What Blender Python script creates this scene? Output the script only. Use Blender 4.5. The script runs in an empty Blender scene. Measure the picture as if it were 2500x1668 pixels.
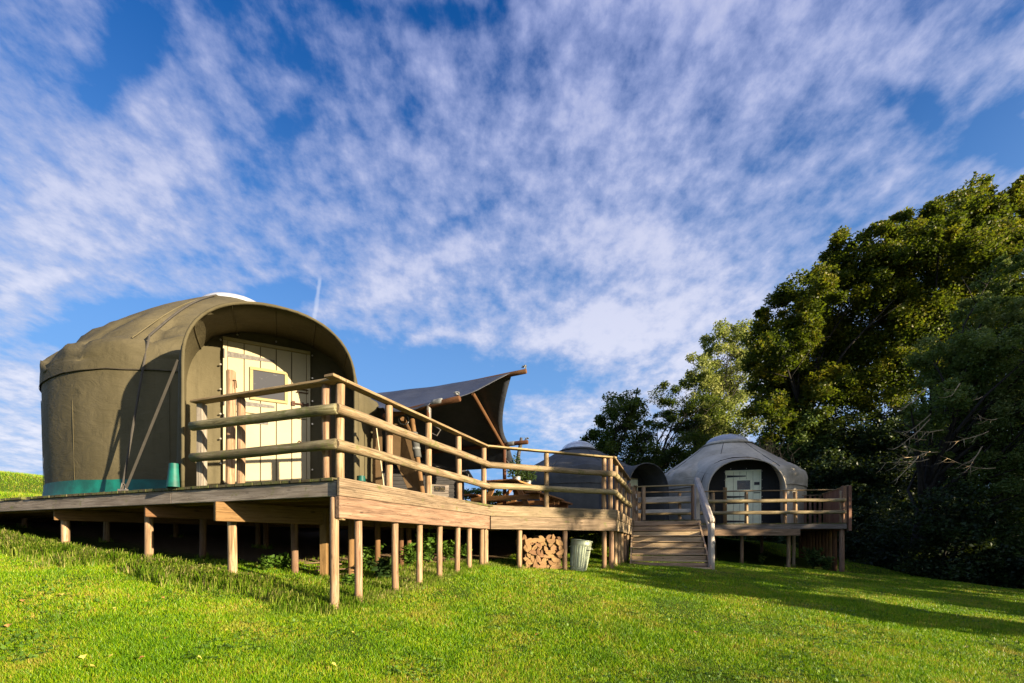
import bpy, math, random
import numpy as np
from mathutils import Vector, Matrix, noise
random.seed(7)
rng = np.random.default_rng(11)
R = math.radians
scene = bpy.context.scene
# ------------------------------------------------------------------ camera (level, lens shifted up)
F, HU, HV = 1111.0, 1250.0, 1330.0        # focal length and vanishing point of the photograph, in photo pixels
cam_d = bpy.data.cameras.new("camera"); cam = bpy.data.objects.new("camera", cam_d)
scene.collection.objects.link(cam); scene.camera = cam
cam_d.sensor_width = 36.0; cam_d.lens = 36.0 * F / 2500.0
cam_d.shift_y = (HV - 834.0) / 2500.0
cam_d.clip_start = 0.05; cam_d.clip_end = 3000
cam.location = (0, 0, 0); cam.rotation_euler = (R(90), 0, 0)
# ------------------------------------------------------------------ sun and sky
SUN_EL, SUN_AZ = R(11.0), math.atan2(0.855, -0.519)
SUN = Vector((math.sin(SUN_AZ) * math.cos(SUN_EL), math.cos(SUN_AZ) * math.cos(SUN_EL), math.sin(SUN_EL)))
sl = bpy.data.lights.new("sun", 'SUN'); sl.energy = 5.0; sl.angle = R(0.5); sl.color = (1.0, 0.82, 0.56)
so = bpy.data.objects.new("sun", sl); scene.collection.objects.link(so)
so.rotation_euler = SUN.to_track_quat('Z', 'Y').to_euler(); so.location = (20, -25, 20)
scene.view_settings.view_transform = 'Standard'; scene.view_settings.look = 'None'
scene.view_settings.exposure = 1.75; scene.view_settings.gamma = 1.0
world = bpy.data.worlds.new("World"); scene.world = world; world.use_nodes = True

class NT:
    """small helper to write node trees"""
    def __init__(s, nt): s.nt = nt; nt.nodes.clear()
    def n(s, typ, **kw):
        nd = s.nt.nodes.new(typ)
        for k, v in kw.items():
            if k.startswith('_'): continue
            setattr(nd, k, v)
        return nd
    def l(s, a, b): s.nt.links.new(a, b)
    def set(s, sock, v):
        if hasattr(v, 'links') or isinstance(v, bpy.types.NodeSocket): s.l(v, sock)
        else: sock.default_value = v
    def math(s, op, a, b=None, clamp=False):
        m = s.n('ShaderNodeMath', operation=op, use_clamp=clamp)
        s.set(m.inputs[0], a)
        if b is not None: s.set(m.inputs[1], b)
        return m.outputs[0]
    def vmath(s, op, a, b=None):
        m = s.n('ShaderNodeVectorMath', operation=op)
        s.set(m.inputs[0], a)
        if b is not None: s.set(m.inputs[1], b)
        return m.outputs['Value'] if op in ('LENGTH', 'DOT_PRODUCT', 'DISTANCE') else m.outputs[0]
    def mapping(s, v, loc=(0, 0, 0), rot=(0, 0, 0), sc=(1, 1, 1), typ='POINT'):
        m = s.n('ShaderNodeMapping', vector_type=typ); s.l(v, m.inputs[0])
        m.inputs['Location'].default_value = loc; m.inputs['Rotation'].default_value = rot; m.inputs['Scale'].default_value = sc
        return m.outputs[0]
    def noise(s, v, scale, detail=5, rough=0.5, dist=0.0, out='Fac', dim='3D', lac=2.0):
        m = s.n('ShaderNodeTexNoise', noise_dimensions=dim); s.l(v, m.inputs['Vector'])
        m.inputs['Scale'].default_value = scale; m.inputs['Detail'].default_value = detail
        m.inputs['Roughness'].default_value = rough; m.inputs['Distortion'].default_value = dist; m.inputs['Lacunarity'].default_value = lac
        return m.outputs[out]
    def ramp(s, f, stops, interp='LINEAR'):
        m = s.n('ShaderNodeValToRGB'); s.set(m.inputs[0], f); cr = m.color_ramp; cr.interpolation = interp
        while len(cr.elements) < len(stops): cr.elements.new(0.5)
        for e, (p, c) in zip(cr.elements, stops):
            e.position = p; e.color = (c, c, c, 1) if isinstance(c, (int, float)) else (*c, 1)
        return m.outputs[0]
    def maprange(s, v, a, b, c=0, d=1, smooth=True):
        m = s.n('ShaderNodeMapRange', interpolation_type='SMOOTHSTEP' if smooth else 'LINEAR'); s.set(m.inputs['Value'], v)
        for k, x in zip(('From Min', 'From Max', 'To Min', 'To Max'), (a, b, c, d)): m.inputs[k].default_value = x
        return m.outputs[0]
    def mix(s, f, a, b, typ='MIX'):
        m = s.n('ShaderNodeMix', data_type='RGBA', blend_type=typ); s.set(m.inputs['Factor'], f)
        for sock, v in ((m.inputs[6], a), (m.inputs[7], b)):
            if isinstance(v, tuple): sock.default_value = (*v[:3], 1)
            else: s.set(sock, v)
        return m.outputs[2]

def build_sky():
    g = NT(world.node_tree)
    tc = g.n('ShaderNodeTexCoord'); d = tc.outputs['Generated']
    sep = g.n('ShaderNodeSeparateXYZ'); g.l(d, sep.inputs[0])
    dx, dy, dz = sep.outputs
    sky = g.n('ShaderNodeTexSky', sky_type='NISHITA'); sky.sun_disc = False
    sky.sun_elevation = SUN_EL; sky.sun_rotation = SUN_AZ; sky.air_density = 1.0; sky.dust_density = 0.3; sky.ozone_density = 2.0
    hs = g.n('ShaderNodeHueSaturation'); hs.inputs['Saturation'].default_value = SKY_SAT; hs.inputs['Value'].default_value = SKY_VAL
    g.l(g.mix(1.0, sky.outputs[0], SKY_TINT, 'MULTIPLY'), hs.inputs['Color'])
    zc = g.math('MAXIMUM', dz, 0.0)
    clear = g.mix(g.maprange(dz, 0.08, 0.78, 0.92, 0.0), hs.outputs[0], (1.35, 2.75, 5.0))
    # cloud layer coordinates: where the view ray meets a thin high layer of cloud
    den = g.math('ADD', zc, 0.20)
    cx = g.math('DIVIDE', dx, den); cy = g.math('DIVIDE', dy, den)
    cv = g.n('ShaderNodeCombineXYZ'); g.l(cx, cv.inputs[0]); g.l(cy, cv.inputs[1]); P = cv.outputs[0]
    # direction ratios, for the large banks of cloud
    ady = g.math('MAXIMUM', g.math('ABSOLUTE', dy), 0.05)
    av = g.n('ShaderNodeCombineXYZ'); g.l(g.math('DIVIDE', dx, ady), av.inputs[0]); g.l(g.math('DIVIDE', zc, ady), av.inputs[1])
    wn = g.n('ShaderNodeTexNoise'); g.l(g.mapping(P, sc=(1, 0.5, 1)), wn.inputs['Vector']); wn.inputs['Scale'].default_value = 2.0; wn.inputs['Detail'].default_value = 3
    wob = g.vmath('SCALE', g.vmath('SUBTRACT', wn.outputs['Color'], (0.5, 0.5, 0.5)))
    wob.node.inputs['Scale'].default_value = 0.22
    A = g.vmath('ADD', av.outputs[0], wob)
    mask = None
    for (u, v, ru, rv, ang, amp) in CLOUD_BANKS:
        m = g.mapping(A, loc=((u - HU) / F, (HV - v) / F, 0), rot=(0, 0, R(-ang)), sc=(ru / F, rv / F, 1000.0), typ='TEXTURE')
        f = g.maprange(g.vmath('LENGTH', m), 0.0, 1.0, amp, 0.0)
        mask = f if mask is None else g.math('ADD', mask, f)
    # streaks of small cells, fanning out of the horizon
    q = g.mapping(P, rot=(0, 0, R(-14)), sc=(1.0, 0.78, 1))
    n1 = g.noise(q, 13.0, 8, 0.60, 0.0)
    n2 = g.noise(g.mapping(P, loc=(3, 7, 2), rot=(0, 0, R(20)), sc=(1, 0.6, 1)), 1.5, 3, 0.5, 0.3)
    n3 = g.noise(g.mapping(P, loc=(9, 1, 0), sc=(1, 0.8, 1)), 30, 5, 0.6, 0.0)
    nn = g.math('ADD', g.math('MULTIPLY', g.math('SUBTRACT', n1, 0.5), 1.6), g.math('MULTIPLY', g.math('SUBTRACT', n2, 0.5), 0.5))
    nn = g.math('ADD', nn, g.math('MULTIPLY', g.math('SUBTRACT', n3, 0.5), 0.55))
    nn = g.math('ADD', nn, 0.52)
    dens0 = g.math('ADD', nn, mask)
    dens = g.maprange(dens0, 0.08, 0.90, 0.0, 1.0)
    thick = g.maprange(dens0, 0.60, 1.20, 0.0, 1.0)
    low = g.maprange(dz, 0.0, 0.75, 1.0, 0.0, smooth=False)
    ccol = g.mix(low, CLOUD_TOP, CLOUD_LOW)
    ccol = g.mix(g.math('MULTIPLY', thick, 0.9), ccol, g.mix(low, CLOUD_TOP2, CLOUD_LOW2))
    fill_glow = g.maprange(g.vmath('DOT_PRODUCT', d, tuple(SUN)), 0.25, 1.0, 0.0, 1.0)  # warm cloud brightness round the sun, added as fill for shaded fronts
    ccol = g.mix(fill_glow, ccol, (9.0, 8.4, 7.4)); dens = g.math('MAXIMUM', dens, g.math('MULTIPLY', fill_glow, 0.8))
    # condensation trail
    p0 = ((782 - HU) / F, (HV - 672) / F); p1 = ((766 - HU) / F, (HV - 795) / F)
    ang = math.atan2(p1[1] - p0[1], p1[0] - p0[0]); Lh = math.dist(p0, p1) / 2
    cm = g.mapping(av.outputs[0], loc=((p0[0] + p1[0]) / 2, (p0[1] + p1[1]) / 2, 0), rot=(0, 0, ang), typ='TEXTURE')
    cs = g.n('ShaderNodeSeparateXYZ'); g.l(cm, cs.inputs[0])
    cwob = g.math('MULTIPLY', g.math('SUBTRACT', g.noise(cm, 45, 3), 0.5), 0.007)
    ty = g.maprange(g.math('ABSOLUTE', g.math('ADD', cs.outputs[1], cwob)), 0.001, 0.0065, 1, 0)
    tx = g.maprange(g.math('ABSOLUTE', cs.outputs[0]), Lh * 0.7, Lh * 1.05, 1, 0)
    trail = g.math('MULTIPLY', g.math('MULTIPLY', ty, tx), 0.30)
    front = g.maprange(dy, 0.0, 0.02)
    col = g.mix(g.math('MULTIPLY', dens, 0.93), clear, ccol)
    col = g.mix(g.math('MULTIPLY', trail, front), col, CLOUD_LOW2)
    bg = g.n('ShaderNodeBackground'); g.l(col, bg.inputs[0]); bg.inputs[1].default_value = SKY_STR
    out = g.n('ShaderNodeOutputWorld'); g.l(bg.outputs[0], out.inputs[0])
SKY_STR, SKY_SAT, SKY_VAL = 0.0518, 1.25, 1.0
SKY_TINT = (0.85, 0.88, 1.22)
CLOUD_TOP, CLOUD_LOW = (1.9, 2.3, 4.1), (3.9, 4.4, 5.5)
CLOUD_TOP2, CLOUD_LOW2 = (3.3, 3.5, 4.9), (5.8, 5.8, 6.2)
# u, v, radius u, radius v, tilt, strength   (bank of cloud > 0, clear gap < 0)
CLOUD_BANKS = [(250, 480, 620, 260, -32, .42), (900, 720, 520, 120, -22, .40), (1450, 800, 400, 110, -12, .55),
  (1500, 380, 520, 330, 30, .15), (1900, 60, 700, 240, 10, .30), (1600, 640, 420, 120, 15, .34), (1080, 480, 240, 200, 30, .05),
  (60, 880, 240, 120, -5, .55), (60, 715, 200, 40, -12, .45), (60, 1060, 260, 110, 0, .35), (1750, 900, 420, 230, 8, .50), (1350, 1000, 260, 80, 0, .35), (1100, 815, 160, 28, 0, .45),
  (330, 120, 300, 120, -55, -.50), (760, 300, 300, 70, -50, -.32), (1060, 30, 260, 80, 0, -.45), (1330, 180, 70, 150, 0, -.40), (1130, 560, 200, 50, -30, -.30), (700, 60, 340, 240, 0, -.22),
  (2200, 260, 200, 70, 35, -.40), (2440, 330, 170, 130, 0, -.45), (320, 810, 560, 90, -8, -1.1), (1060, 930, 560, 130, -4, -1.1), (640, 960, 520, 230, 0, -.9), (700, 740, 260, 60, -10, -.5),
  (250, 980, 160, 200, 0, -.6), (1150, 1080, 260, 160, 0, -.40), (1520, 1120, 120, 90, 0, -.25)]
build_sky()

# ------------------------------------------------------------------ helpers
WORLD = {}
def link(o, parent=None, M=None):
    scene.collection.objects.link(o)
    M = M or Matrix.Identity(4)
    if parent is not None:
        o.parent = parent; o.matrix_local = WORLD[parent.name].inverted() @ M
    else: o.matrix_local = M
    WORLD[o.name] = M
    return o
def mesh(name, V, Fc, mat, parent=None, M=None, smooth=False):
    me = bpy.data.meshes.new(name)
    me.from_pydata([tuple(v) for v in V], [], [tuple(f) for f in Fc]); me.validate(); me.update()
    if mat: me.materials.append(mat)
    if smooth: me.shade_smooth()
    return link(bpy.data.objects.new(name, me), parent, M)
def tag(o, label=None, cat=None, group=None, kind=None):
    if label: o['label'] = label
    if cat: o['category'] = cat
    if group: o['group'] = group
    if kind: o['kind'] = kind
    return o
def thing(name, label, cat, loc, group=None, rotz=0.0):
    o = bpy.data.objects.new(name, None); o.empty_display_size = 0.1
    link(o, None, Matrix.Translation(loc) @ Matrix.Rotation(rotz, 4, 'Z'))
    return tag(o, label, cat, group)
class MB:
    """collects shapes into one mesh"""
    def __init__(s): s.V = []; s.F = []
    def add(s, V, Fc):
        b = len(s.V); s.V += [tuple(v) for v in V]; s.F += [tuple(i + b for i in f) for f in Fc]; return s
    def box(s, x0, x1, y0, y1, z0, z1, M=None):
        V = [Vector((x, y, z)) for z in (z0, z1) for y in (y0, y1) for x in (x0, x1)]
        if M: V = [M @ v for v in V]
        return s.add(V, [(0, 2, 3, 1), (4, 5, 7, 6), (0, 1, 5, 4), (2, 6, 7, 3), (0, 4, 6, 2), (1, 3, 7, 5)])
    def tube(s, pts, r, n=10, caps=True, jit=0.0):
        pts = [Vector(p) for p in pts]; rr = r if isinstance(r, (list, tuple)) else [r] * len(pts)
        V, Fc = [], []
        t0 = (pts[1] - pts[0]).normalized()
        up = Vector((0, 0, 1)) if abs(t0.z) < 0.9 else Vector((1, 0, 0))
        nx = t0.cross(up).normalized()
        for i, p in enumerate(pts):
            t = (pts[min(i + 1, len(pts) - 1)] - pts[max(i - 1, 0)]).normalized()
            nx = (nx - t * nx.dot(t)).normalized(); ny = t.cross(nx)
            for k in range(n):
                a = 2 * math.pi * k / n
                q = rr[i] * (1 + jit * random.uniform(-1, 1))
                V.append(p + (nx * math.cos(a) + ny * math.sin(a)) * q)
        for i in range(len(pts) - 1):
            for k in range(n):
                a, b = i * n + k, i * n + (k + 1) % n
                Fc.append((a, b, b + n, a + n))
        if caps: Fc.append(tuple(range(n - 1, -1, -1))); Fc.append(tuple(range((len(pts) - 1) * n, len(pts) * n)))
        return s.add(V, Fc)
    def prism(s, poly, z0, z1):
        n = len(poly); V = [(x, y, z0) for x, y in poly] + [(x, y, z1) for x, y in poly]
        return s.add(V, [tuple(range(n - 1, -1, -1)), tuple(range(n, 2 * n))] + [(i, (i + 1) % n, (i + 1) % n + n, i + n) for i in range(n)])
    def build(s, name, mat, parent=None, M=None, smooth=False): return mesh(name, s.V, s.F, mat, parent, M, smooth)
def bevel(o, w=0.006, seg=2):
    m = o.modifiers.new("bevel", 'BEVEL'); m.width = w; m.segments = seg; m.limit_method = 'ANGLE'; m.angle_limit = R(50)
    return o
def smooth_by_angle(o, ang=40):
    me = o.data; me.shade_smooth()
    me.set_sharp_from_angle(angle=R(ang))
    return o
def frame(p0, p1, up=(0, 0, 1)):
    p0, p1, up = Vector(p0), Vector(p1), Vector(up)
    x = (p1 - p0).normalized()
    if abs(x.dot(up)) > 0.98: up = Vector((0, 1, 0))
    y = up.cross(x).normalized(); z = x.cross(y)
    return Matrix(((x.x, y.x, z.x, p0.x), (x.y, y.y, z.y, p0.y), (x.z, y.z, z.z, p0.z), (0, 0, 0, 1))), (p1 - p0).length
def beam(name, p0, p1, w, h, mat, parent=None, up=(0, 0, 1), bev=0.006, grooves=0):
    """sawn timber: its length runs along local X, w across, h along 'up'"""
    M, L = frame(p0, p1, up); b = MB()
    if grooves:      # grooved board: fine horizontal grooves on the -Y face
        prof = [(w / 2, -h / 2), (w / 2, h / 2)]
        g = h / grooves
        for k in range(grooves):
            z = h / 2 - k * g
            prof += [(-w / 2, z), (-w / 2, z - g * 0.62), (-w / 2 + 0.006, z - g * 0.68), (-w / 2 + 0.006, z - g * 0.94)]
        prof.append((-w / 2, -h / 2))
        n = len(prof)
        V = [(0, y, z) for y, z in prof] + [(L, y, z) for y, z in prof]
        b.add(V, [tuple(range(n)), tuple(range(2 * n - 1, n - 1, -1))] + [((i + 1) % n, i, i + n, (i + 1) % n + n) for i in range(n)])
        return b.build(name, mat, parent, M)
    b.box(0, L, -w / 2, w / 2, -h / 2, h / 2)
    return bevel(b.build(name, mat, parent, M), bev, 1)
def pole(name, p0, p1, r0, mat, parent=None, r1=None, n=14, wob=0.02, seg=None):
    """round timber with a slightly uneven outline"""
    M, L = frame(p0, p1); seg = seg or max(3, int(L / 0.25)); r1 = r1 or r0
    ph = random.uniform(0, 50); V, Fc = [], []
    rings = [(0, r0 * 0.86), (min(0.012, L * .1), r0)]
    rings += [(L * k / seg, r0 + (r1 - r0) * k / seg) for k in range(1, seg)]
    rings += [(L - min(0.012, L * .1), r1), (L, r1 * 0.86)]
    for x, r in rings:
        ox = noise.noise(Vector((x * 0.8 + ph, 0, 0))) * 0.012; oy = noise.noise(Vector((x * 0.8, ph, 5))) * 0.012
        for k in range(n):
            a = 2 * math.pi * k / n
            q = r * (1 + wob * noise.noise(Vector((math.cos(a) * 1.5 + ph, math.sin(a) * 1.5, x * 3))) * 2)
            V.append((x, ox + math.cos(a) * q, oy + math.sin(a) * q))
    m = len(rings)
    for i in range(m - 1):
        for k in range(n):
            a, b = i * n + k, i * n + (k + 1) % n
            Fc.append((a, b, b + n, a + n))
    Fc.append(tuple(range(n - 1, -1, -1))); Fc.append(tuple(range((m - 1) * n, m * n)))
    o = mesh(name, V, Fc, mat, parent, M)
    return smooth_by_angle(o, 50)

def P(u, v, Y): return Vector(((u - HU) / F * Y, Y, (HV - v) / F * Y))

# ------------------------------------------------------------------ materials
def new_mat(name):
    m = bpy.data.materials.new(name); m.use_nodes = True; g = NT(m.node_tree)
    b = g.n('ShaderNodeBsdfPrincipled'); o = g.n('ShaderNodeOutputMaterial'); g.l(b.outputs[0], o.inputs[0])
    return m, g, b
def bump(g, h, strength, dist, b):
    n = g.n('ShaderNodeBump'); n.inputs['Strength'].default_value = strength; n.inputs['Distance'].default_value = dist
    g.l(h, n.inputs['Height']); g.l(n.outputs[0], b.inputs['Normal']); return n
def rand_coord(g, island=False):
    tc = g.n('ShaderNodeTexCoord'); oi = g.n('ShaderNodeObjectInfo')
    v = g.vmath('SCALE', (3.1, 7.7, 5.3)); g.l(oi.outputs['Random'], v.node.inputs['Scale'])
    v2 = g.vmath('ADD', tc.outputs['Object'], v)
    rnd = oi.outputs['Random']
    if island:
        ge = g.n('ShaderNodeNewGeometry'); w = g.vmath('SCALE', (4.0, 9.1, 2.2)); g.l(ge.outputs['Random Per Island'], w.node.inputs['Scale'])
        v2 = g.vmath('ADD', v2, w); rnd = ge.outputs['Random Per Island']
    return v2, rnd
def wood(name, dark, mid, light, moss=0.0, island=False, knots=0.5, rough=0.82, mosscol=(0.10, 0.115, 0.03), grain=1.0, var=0.42, bands=False):
    m, g, b = new_mat(name); v, rnd = rand_coord(g, island)
    gr = g.noise(g.mapping(v, sc=(0.9, 16 * grain, 16 * grain)), 3.0, 6, 0.6, 0.5)
    lg = g.noise(g.mapping(v, sc=(0.6, 2, 2)), 2.2, 3, 0.5)
    c = g.ramp(gr, [(0.28, dark), (0.46, mid), (0.72, light)])
    c = g.mix(g.maprange(lg, 0.42, 0.7, 0, 0.6), c, tuple(x * 0.72 for x in mid))
    if bands:        # long streaks of sapwood and old dirt
        st = g.noise(g.mapping(v, sc=(0.25, 5, 5)), 2.0, 4, 0.6, 0.8)
        c = g.mix(g.maprange(st, 0.52, 0.66, 0, 0.55), c, dark)
    hsv = g.n('ShaderNodeHueSaturation'); g.l(c, hsv.inputs['Color'])
    g.l(g.math('ADD', g.math('MULTIPLY', rnd, var), 1 - var / 2), hsv.inputs['Value'])
    g.l(g.math('ADD', g.math('MULTIPLY', rnd, 0.024), 0.490), hsv.inputs['Hue']); c = hsv.outputs[0]
    if knots:
        vo = g.n('ShaderNodeTexVoronoi', feature='F1'); g.l(g.mapping(v, sc=(0.8, 2.0, 2.0)), vo.inputs['Vector']); vo.inputs['Scale'].default_value = 3.2
        k = g.maprange(vo.outputs['Distance'], 0.05, 0.13, 1, 0)
        c = g.mix(g.math('MULTIPLY', k, knots), c, tuple(x * 0.35 for x in dark))
    # drying cracks along the grain
    ck = g.noise(g.mapping(v, sc=(0.35, 11, 11)), 4.0, 3, 0.5, 0.2)
    ckm = g.maprange(g.math('ABSOLUTE', g.math('SUBTRACT', ck, 0.5)), 0.0, 0.013, 0.7, 0)
    c = g.mix(ckm, c, tuple(x * 0.3 for x in dark))
    if moss:
        mo = g.noise(v, 6, 6, 0.7)
        c = g.mix(g.maprange(mo, 0.62 - moss * 0.3, 0.74 - moss * 0.2, 0, 0.85), c, mosscol)
    g.l(c, b.inputs['Base Color']); b.inputs['Roughness'].default_value = rough; b.inputs['Specular IOR Level'].default_value = 0.25
    h = g.math('SUBTRACT', gr, ckm); bump(g, h, 0.5, 0.004, b)
    return m
def canvas(name, col, col2, fade=0.35, wr=0.3, trans=0.0, dirt=True, rough=0.72):
    m, g, b = new_mat(name); tc = g.n('ShaderNodeTexCoord'); v = tc.outputs['Object']
    big = g.noise(g.mapping(v, sc=(1, 1, 0.6)), 0.9, 5, 0.6)
    c = g.mix(g.maprange(big, 0.35, 0.7, 0, 1), col, col2)
    if dirt:
        st = g.noise(g.mapping(v, sc=(6, 6, 0.5)), 1.6, 5, 0.65)
        c = g.mix(g.maprange(st, 0.52, 0.75, 0, fade), c, tuple(x * 0.62 for x in col))
        sp = g.noise(v, 26, 3, 0.6); c = g.mix(g.maprange(sp, 0.72, 0.8, 0, 0.4), c, tuple(min(1, x * 1.7) for x in col2))
    g.l(c, b.inputs['Base Color']); b.inputs['Roughness'].default_value = rough; b.inputs['Specular IOR Level'].default_value = 0.12 if rough > .5 else 0.4
    b.inputs['Sheen Weight'].default_value = 0.0
    w1 = g.noise(g.mapping(v, sc=(1.0, 1.0, 1.6)), 3.2, 5, 0.55, 0.8); w2 = g.noise(v, 220, 2, 0.5)
    w3 = g.noise(g.mapping(v, rot=(0.5, 0.3, 0), sc=(0.7, 0.7, 5.0)), 1.6, 4, 0.6, 1.2)
    cr = g.math('MULTIPLY', g.maprange(g.math('ABSOLUTE', g.math('SUBTRACT', w3, 0.5)), 0.0, 0.035, 1, 0), 0.05)
    bump(g, g.math('ADD', g.math('ADD', w1, cr), g.math('MULTIPLY', w2, 0.04)), wr, 0.05, b)
    return m
def plain(name, col, rough=0.6, metal=0.0, bumps=0.0, var=0.15, scale=8):
    m, g, b = new_mat(name); v, rnd = rand_coord(g)
    n = g.noise(v, scale, 5, 0.6)
    c = g.mix(g.maprange(n, 0.35, 0.7, 0, 1), tuple(x * (1 - var) for x in col), tuple(min(1, x * (1 + var)) for x in col))
    g.l(c, b.inputs['Base Color']); b.inputs['Roughness'].default_value = rough; b.inputs['Metallic'].default_value = metal
    if bumps: bump(g, n, bumps, 0.01, b)
    return m
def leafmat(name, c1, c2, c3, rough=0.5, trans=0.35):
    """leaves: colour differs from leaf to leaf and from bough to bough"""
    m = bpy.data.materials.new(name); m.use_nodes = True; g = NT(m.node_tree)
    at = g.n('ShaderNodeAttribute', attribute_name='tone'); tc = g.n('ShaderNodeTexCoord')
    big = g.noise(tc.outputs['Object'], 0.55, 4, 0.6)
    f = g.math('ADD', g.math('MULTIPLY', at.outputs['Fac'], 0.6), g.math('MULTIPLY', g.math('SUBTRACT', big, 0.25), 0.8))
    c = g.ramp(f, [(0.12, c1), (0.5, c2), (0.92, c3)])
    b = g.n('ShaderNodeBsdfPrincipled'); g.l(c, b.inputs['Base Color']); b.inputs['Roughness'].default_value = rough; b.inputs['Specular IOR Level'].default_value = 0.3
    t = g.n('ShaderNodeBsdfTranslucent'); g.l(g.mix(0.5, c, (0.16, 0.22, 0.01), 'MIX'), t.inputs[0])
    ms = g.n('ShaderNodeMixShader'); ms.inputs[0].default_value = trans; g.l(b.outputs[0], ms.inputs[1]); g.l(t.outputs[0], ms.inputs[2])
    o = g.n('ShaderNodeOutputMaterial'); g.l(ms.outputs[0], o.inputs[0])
    return m

M_post = wood('peeled_post_wood', (0.0992, 0.0568, 0.0312), (0.2864, 0.1808, 0.1008), (0.4752, 0.3480, 0.2432), knots=0.6, var=0.3, bands=True)
M_rail = wood('weathered_rail_wood', (0.0624, 0.0464, 0.0248), (0.2296, 0.1688, 0.0912), (0.3912, 0.3136, 0.2008), moss=0.28, knots=0.6, grain=0.8, bands=True)
M_railgrey = wood('mossy_rail_wood', (0.0416, 0.0336, 0.0184), (0.1432, 0.1216, 0.0656), (0.2520, 0.2240, 0.1496), moss=0.45, knots=0.4, grain=0.8, bands=True)
M_cap = wood('rail_cap_wood', (0.0912, 0.0648, 0.0336), (0.2632, 0.1848, 0.0936), (0.3912, 0.2992, 0.1792), moss=0.1)
M_board = wood('grooved_board_wood', (0.0912, 0.0672, 0.0408), (0.2408, 0.1808, 0.1104), (0.3784, 0.2928, 0.2008), moss=0.12, knots=0.5, bands=True)
M_beam = wood('brown_beam_wood', (0.0824, 0.0504, 0.0312), (0.2176, 0.1376, 0.0856), (0.3496, 0.2360, 0.1616), moss=0.0, knots=0.8, bands=True)
M_grey = wood('silvered_board_wood', (0.0704, 0.0584, 0.0488), (0.1952, 0.1656, 0.1376), (0.3208, 0.2824, 0.2504), moss=0.12, knots=0.5, bands=True)
M_deck = wood('mossy_deck_wood', (0.0360, 0.0280, 0.0144), (0.0760, 0.0624, 0.0336), (0.1200, 0.1000, 0.0600), moss=0.6, island=True, knots=0.2)
M_joist = wood('treated_joist_wood', (0.092, 0.045, 0.017), (0.151, 0.079, 0.033), (0.193, 0.109, 0.050), knots=0.7)
M_step = wood('stair_wood', (0.190, 0.131, 0.079), (0.395, 0.281, 0.173), (0.568, 0.424, 0.266), knots=0.5, bands=True)
M_table = wood('picnic_table_wood', (0.1536, 0.0640, 0.0224), (0.2456, 0.1128, 0.0416), (0.2968, 0.1528, 0.0664), knots=0.5)
M_pinkfence = wood('reddish_fence_wood', (0.141, 0.068, 0.042), (0.230, 0.123, 0.078), (0.294, 0.172, 0.111), knots=0.3)
M_canopypole = wood('brown_pole_wood', (0.0464, 0.0168, 0.0072), (0.0872, 0.0344, 0.0152), (0.1128, 0.0520, 0.0240), knots=0.4)
M_split = wood('split_log_wood', (0.109, 0.056, 0.024), (0.201, 0.112, 0.050), (0.260, 0.161, 0.078), knots=0.1, var=0.5)
M_bark = plain('log_bark', (0.0576, 0.0376, 0.0248), 0.95, bumps=0.8, var=0.5, scale=20)
M_trunk = plain('tree_bark', (0.0208, 0.0168, 0.0120), 0.95, bumps=0.8, var=0.5, scale=6)
M_olive = canvas('olive_canvas', (0.072, 0.062, 0.035), (0.112, 0.096, 0.057), wr=0.42)
M_shaded_canvas = canvas('shaded_canvas', (0.022, 0.022, 0.022), (0.034, 0.034, 0.033), wr=0.3)  # shade inside the grey yurts' hoods, put into the canvas colour
M_silver = wood('silver_grey_wood', (0.24, 0.21, 0.18), (0.46, 0.41, 0.35), (0.62, 0.57, 0.50), knots=0.5, bands=True)
M_grey_canvas = canvas('grey_canvas', (0.37, 0.325, 0.25), (0.60, 0.53, 0.41), wr=0.8)
M_dark_canvas = canvas('dark_grey_canvas', (0.0600, 0.0624, 0.0624), (0.0960, 0.0976, 0.0960), wr=0.4)
M_tarp = canvas('tarp_canvas', (0.030, 0.034, 0.044), (0.058, 0.064, 0.080), wr=0.3, rough=0.40)
M_tancanvas = canvas('tan_canvas', (0.1000, 0.0640, 0.0328), (0.1304, 0.0872, 0.0480))
M_seam = plain('canvas_seam', (0.0544, 0.0440, 0.0280), 0.8)
M_green = plain('green_vinyl', (0.0, 0.095, 0.075), 0.6, var=0.35, bumps=0.2, scale=4)
M_cream = plain('cream_paint', (0.3840, 0.3288, 0.2032), 0.5, var=0.04, scale=3)
M_creamtrim = plain('ochre_paint', (0.2944, 0.2400, 0.1048), 0.5, var=0.08)
M_sage = plain('sage_paint', (0.82, 0.84, 0.60), 0.5, var=0.05)
M_groove = plain('board_gap', (0.0640, 0.0472, 0.0248), 0.9)
M_iron = plain('galvanised_strap', (0.1360, 0.1240, 0.1120), 0.5, metal=0.2, var=0.25, scale=30)
M_black = plain('black_iron', (0.0128, 0.0128, 0.0136), 0.5, metal=0.2)
M_rust = plain('rusty_iron', (0.0832, 0.0376, 0.0216), 0.7, metal=0.3)
M_stud = plain('brass_stud', (0.4800, 0.4424, 0.3696), 0.3, metal=0.6)
M_web = plain('webbing_strap', (0.045, 0.040, 0.034), 0.85)
M_galv = plain('galvanised_steel', (0.42, 0.47, 0.33), 0.45, metal=0.25, var=0.3, scale=5)
M_tape = plain('grey_tape', (0.1664, 0.1768, 0.1784), 0.5, var=0.3, scale=15)
M_shed = wood('bluish_shed_boards', (0.029, 0.028, 0.031), (0.064, 0.062, 0.064), (0.109, 0.105, 0.102), knots=0.1)
M_pot = plain('zinc_pot', (0.3072, 0.3160, 0.3200), 0.45, metal=0.3)
M_red = plain('red_plastic', (0.2240, 0.0128, 0.0120), 0.4)
M_bottle = plain('dark_bottle', (0.0192, 0.0128, 0.0096), 0.2)
m, g, b = new_mat('clear_vinyl'); M_vinyl = m
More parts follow.
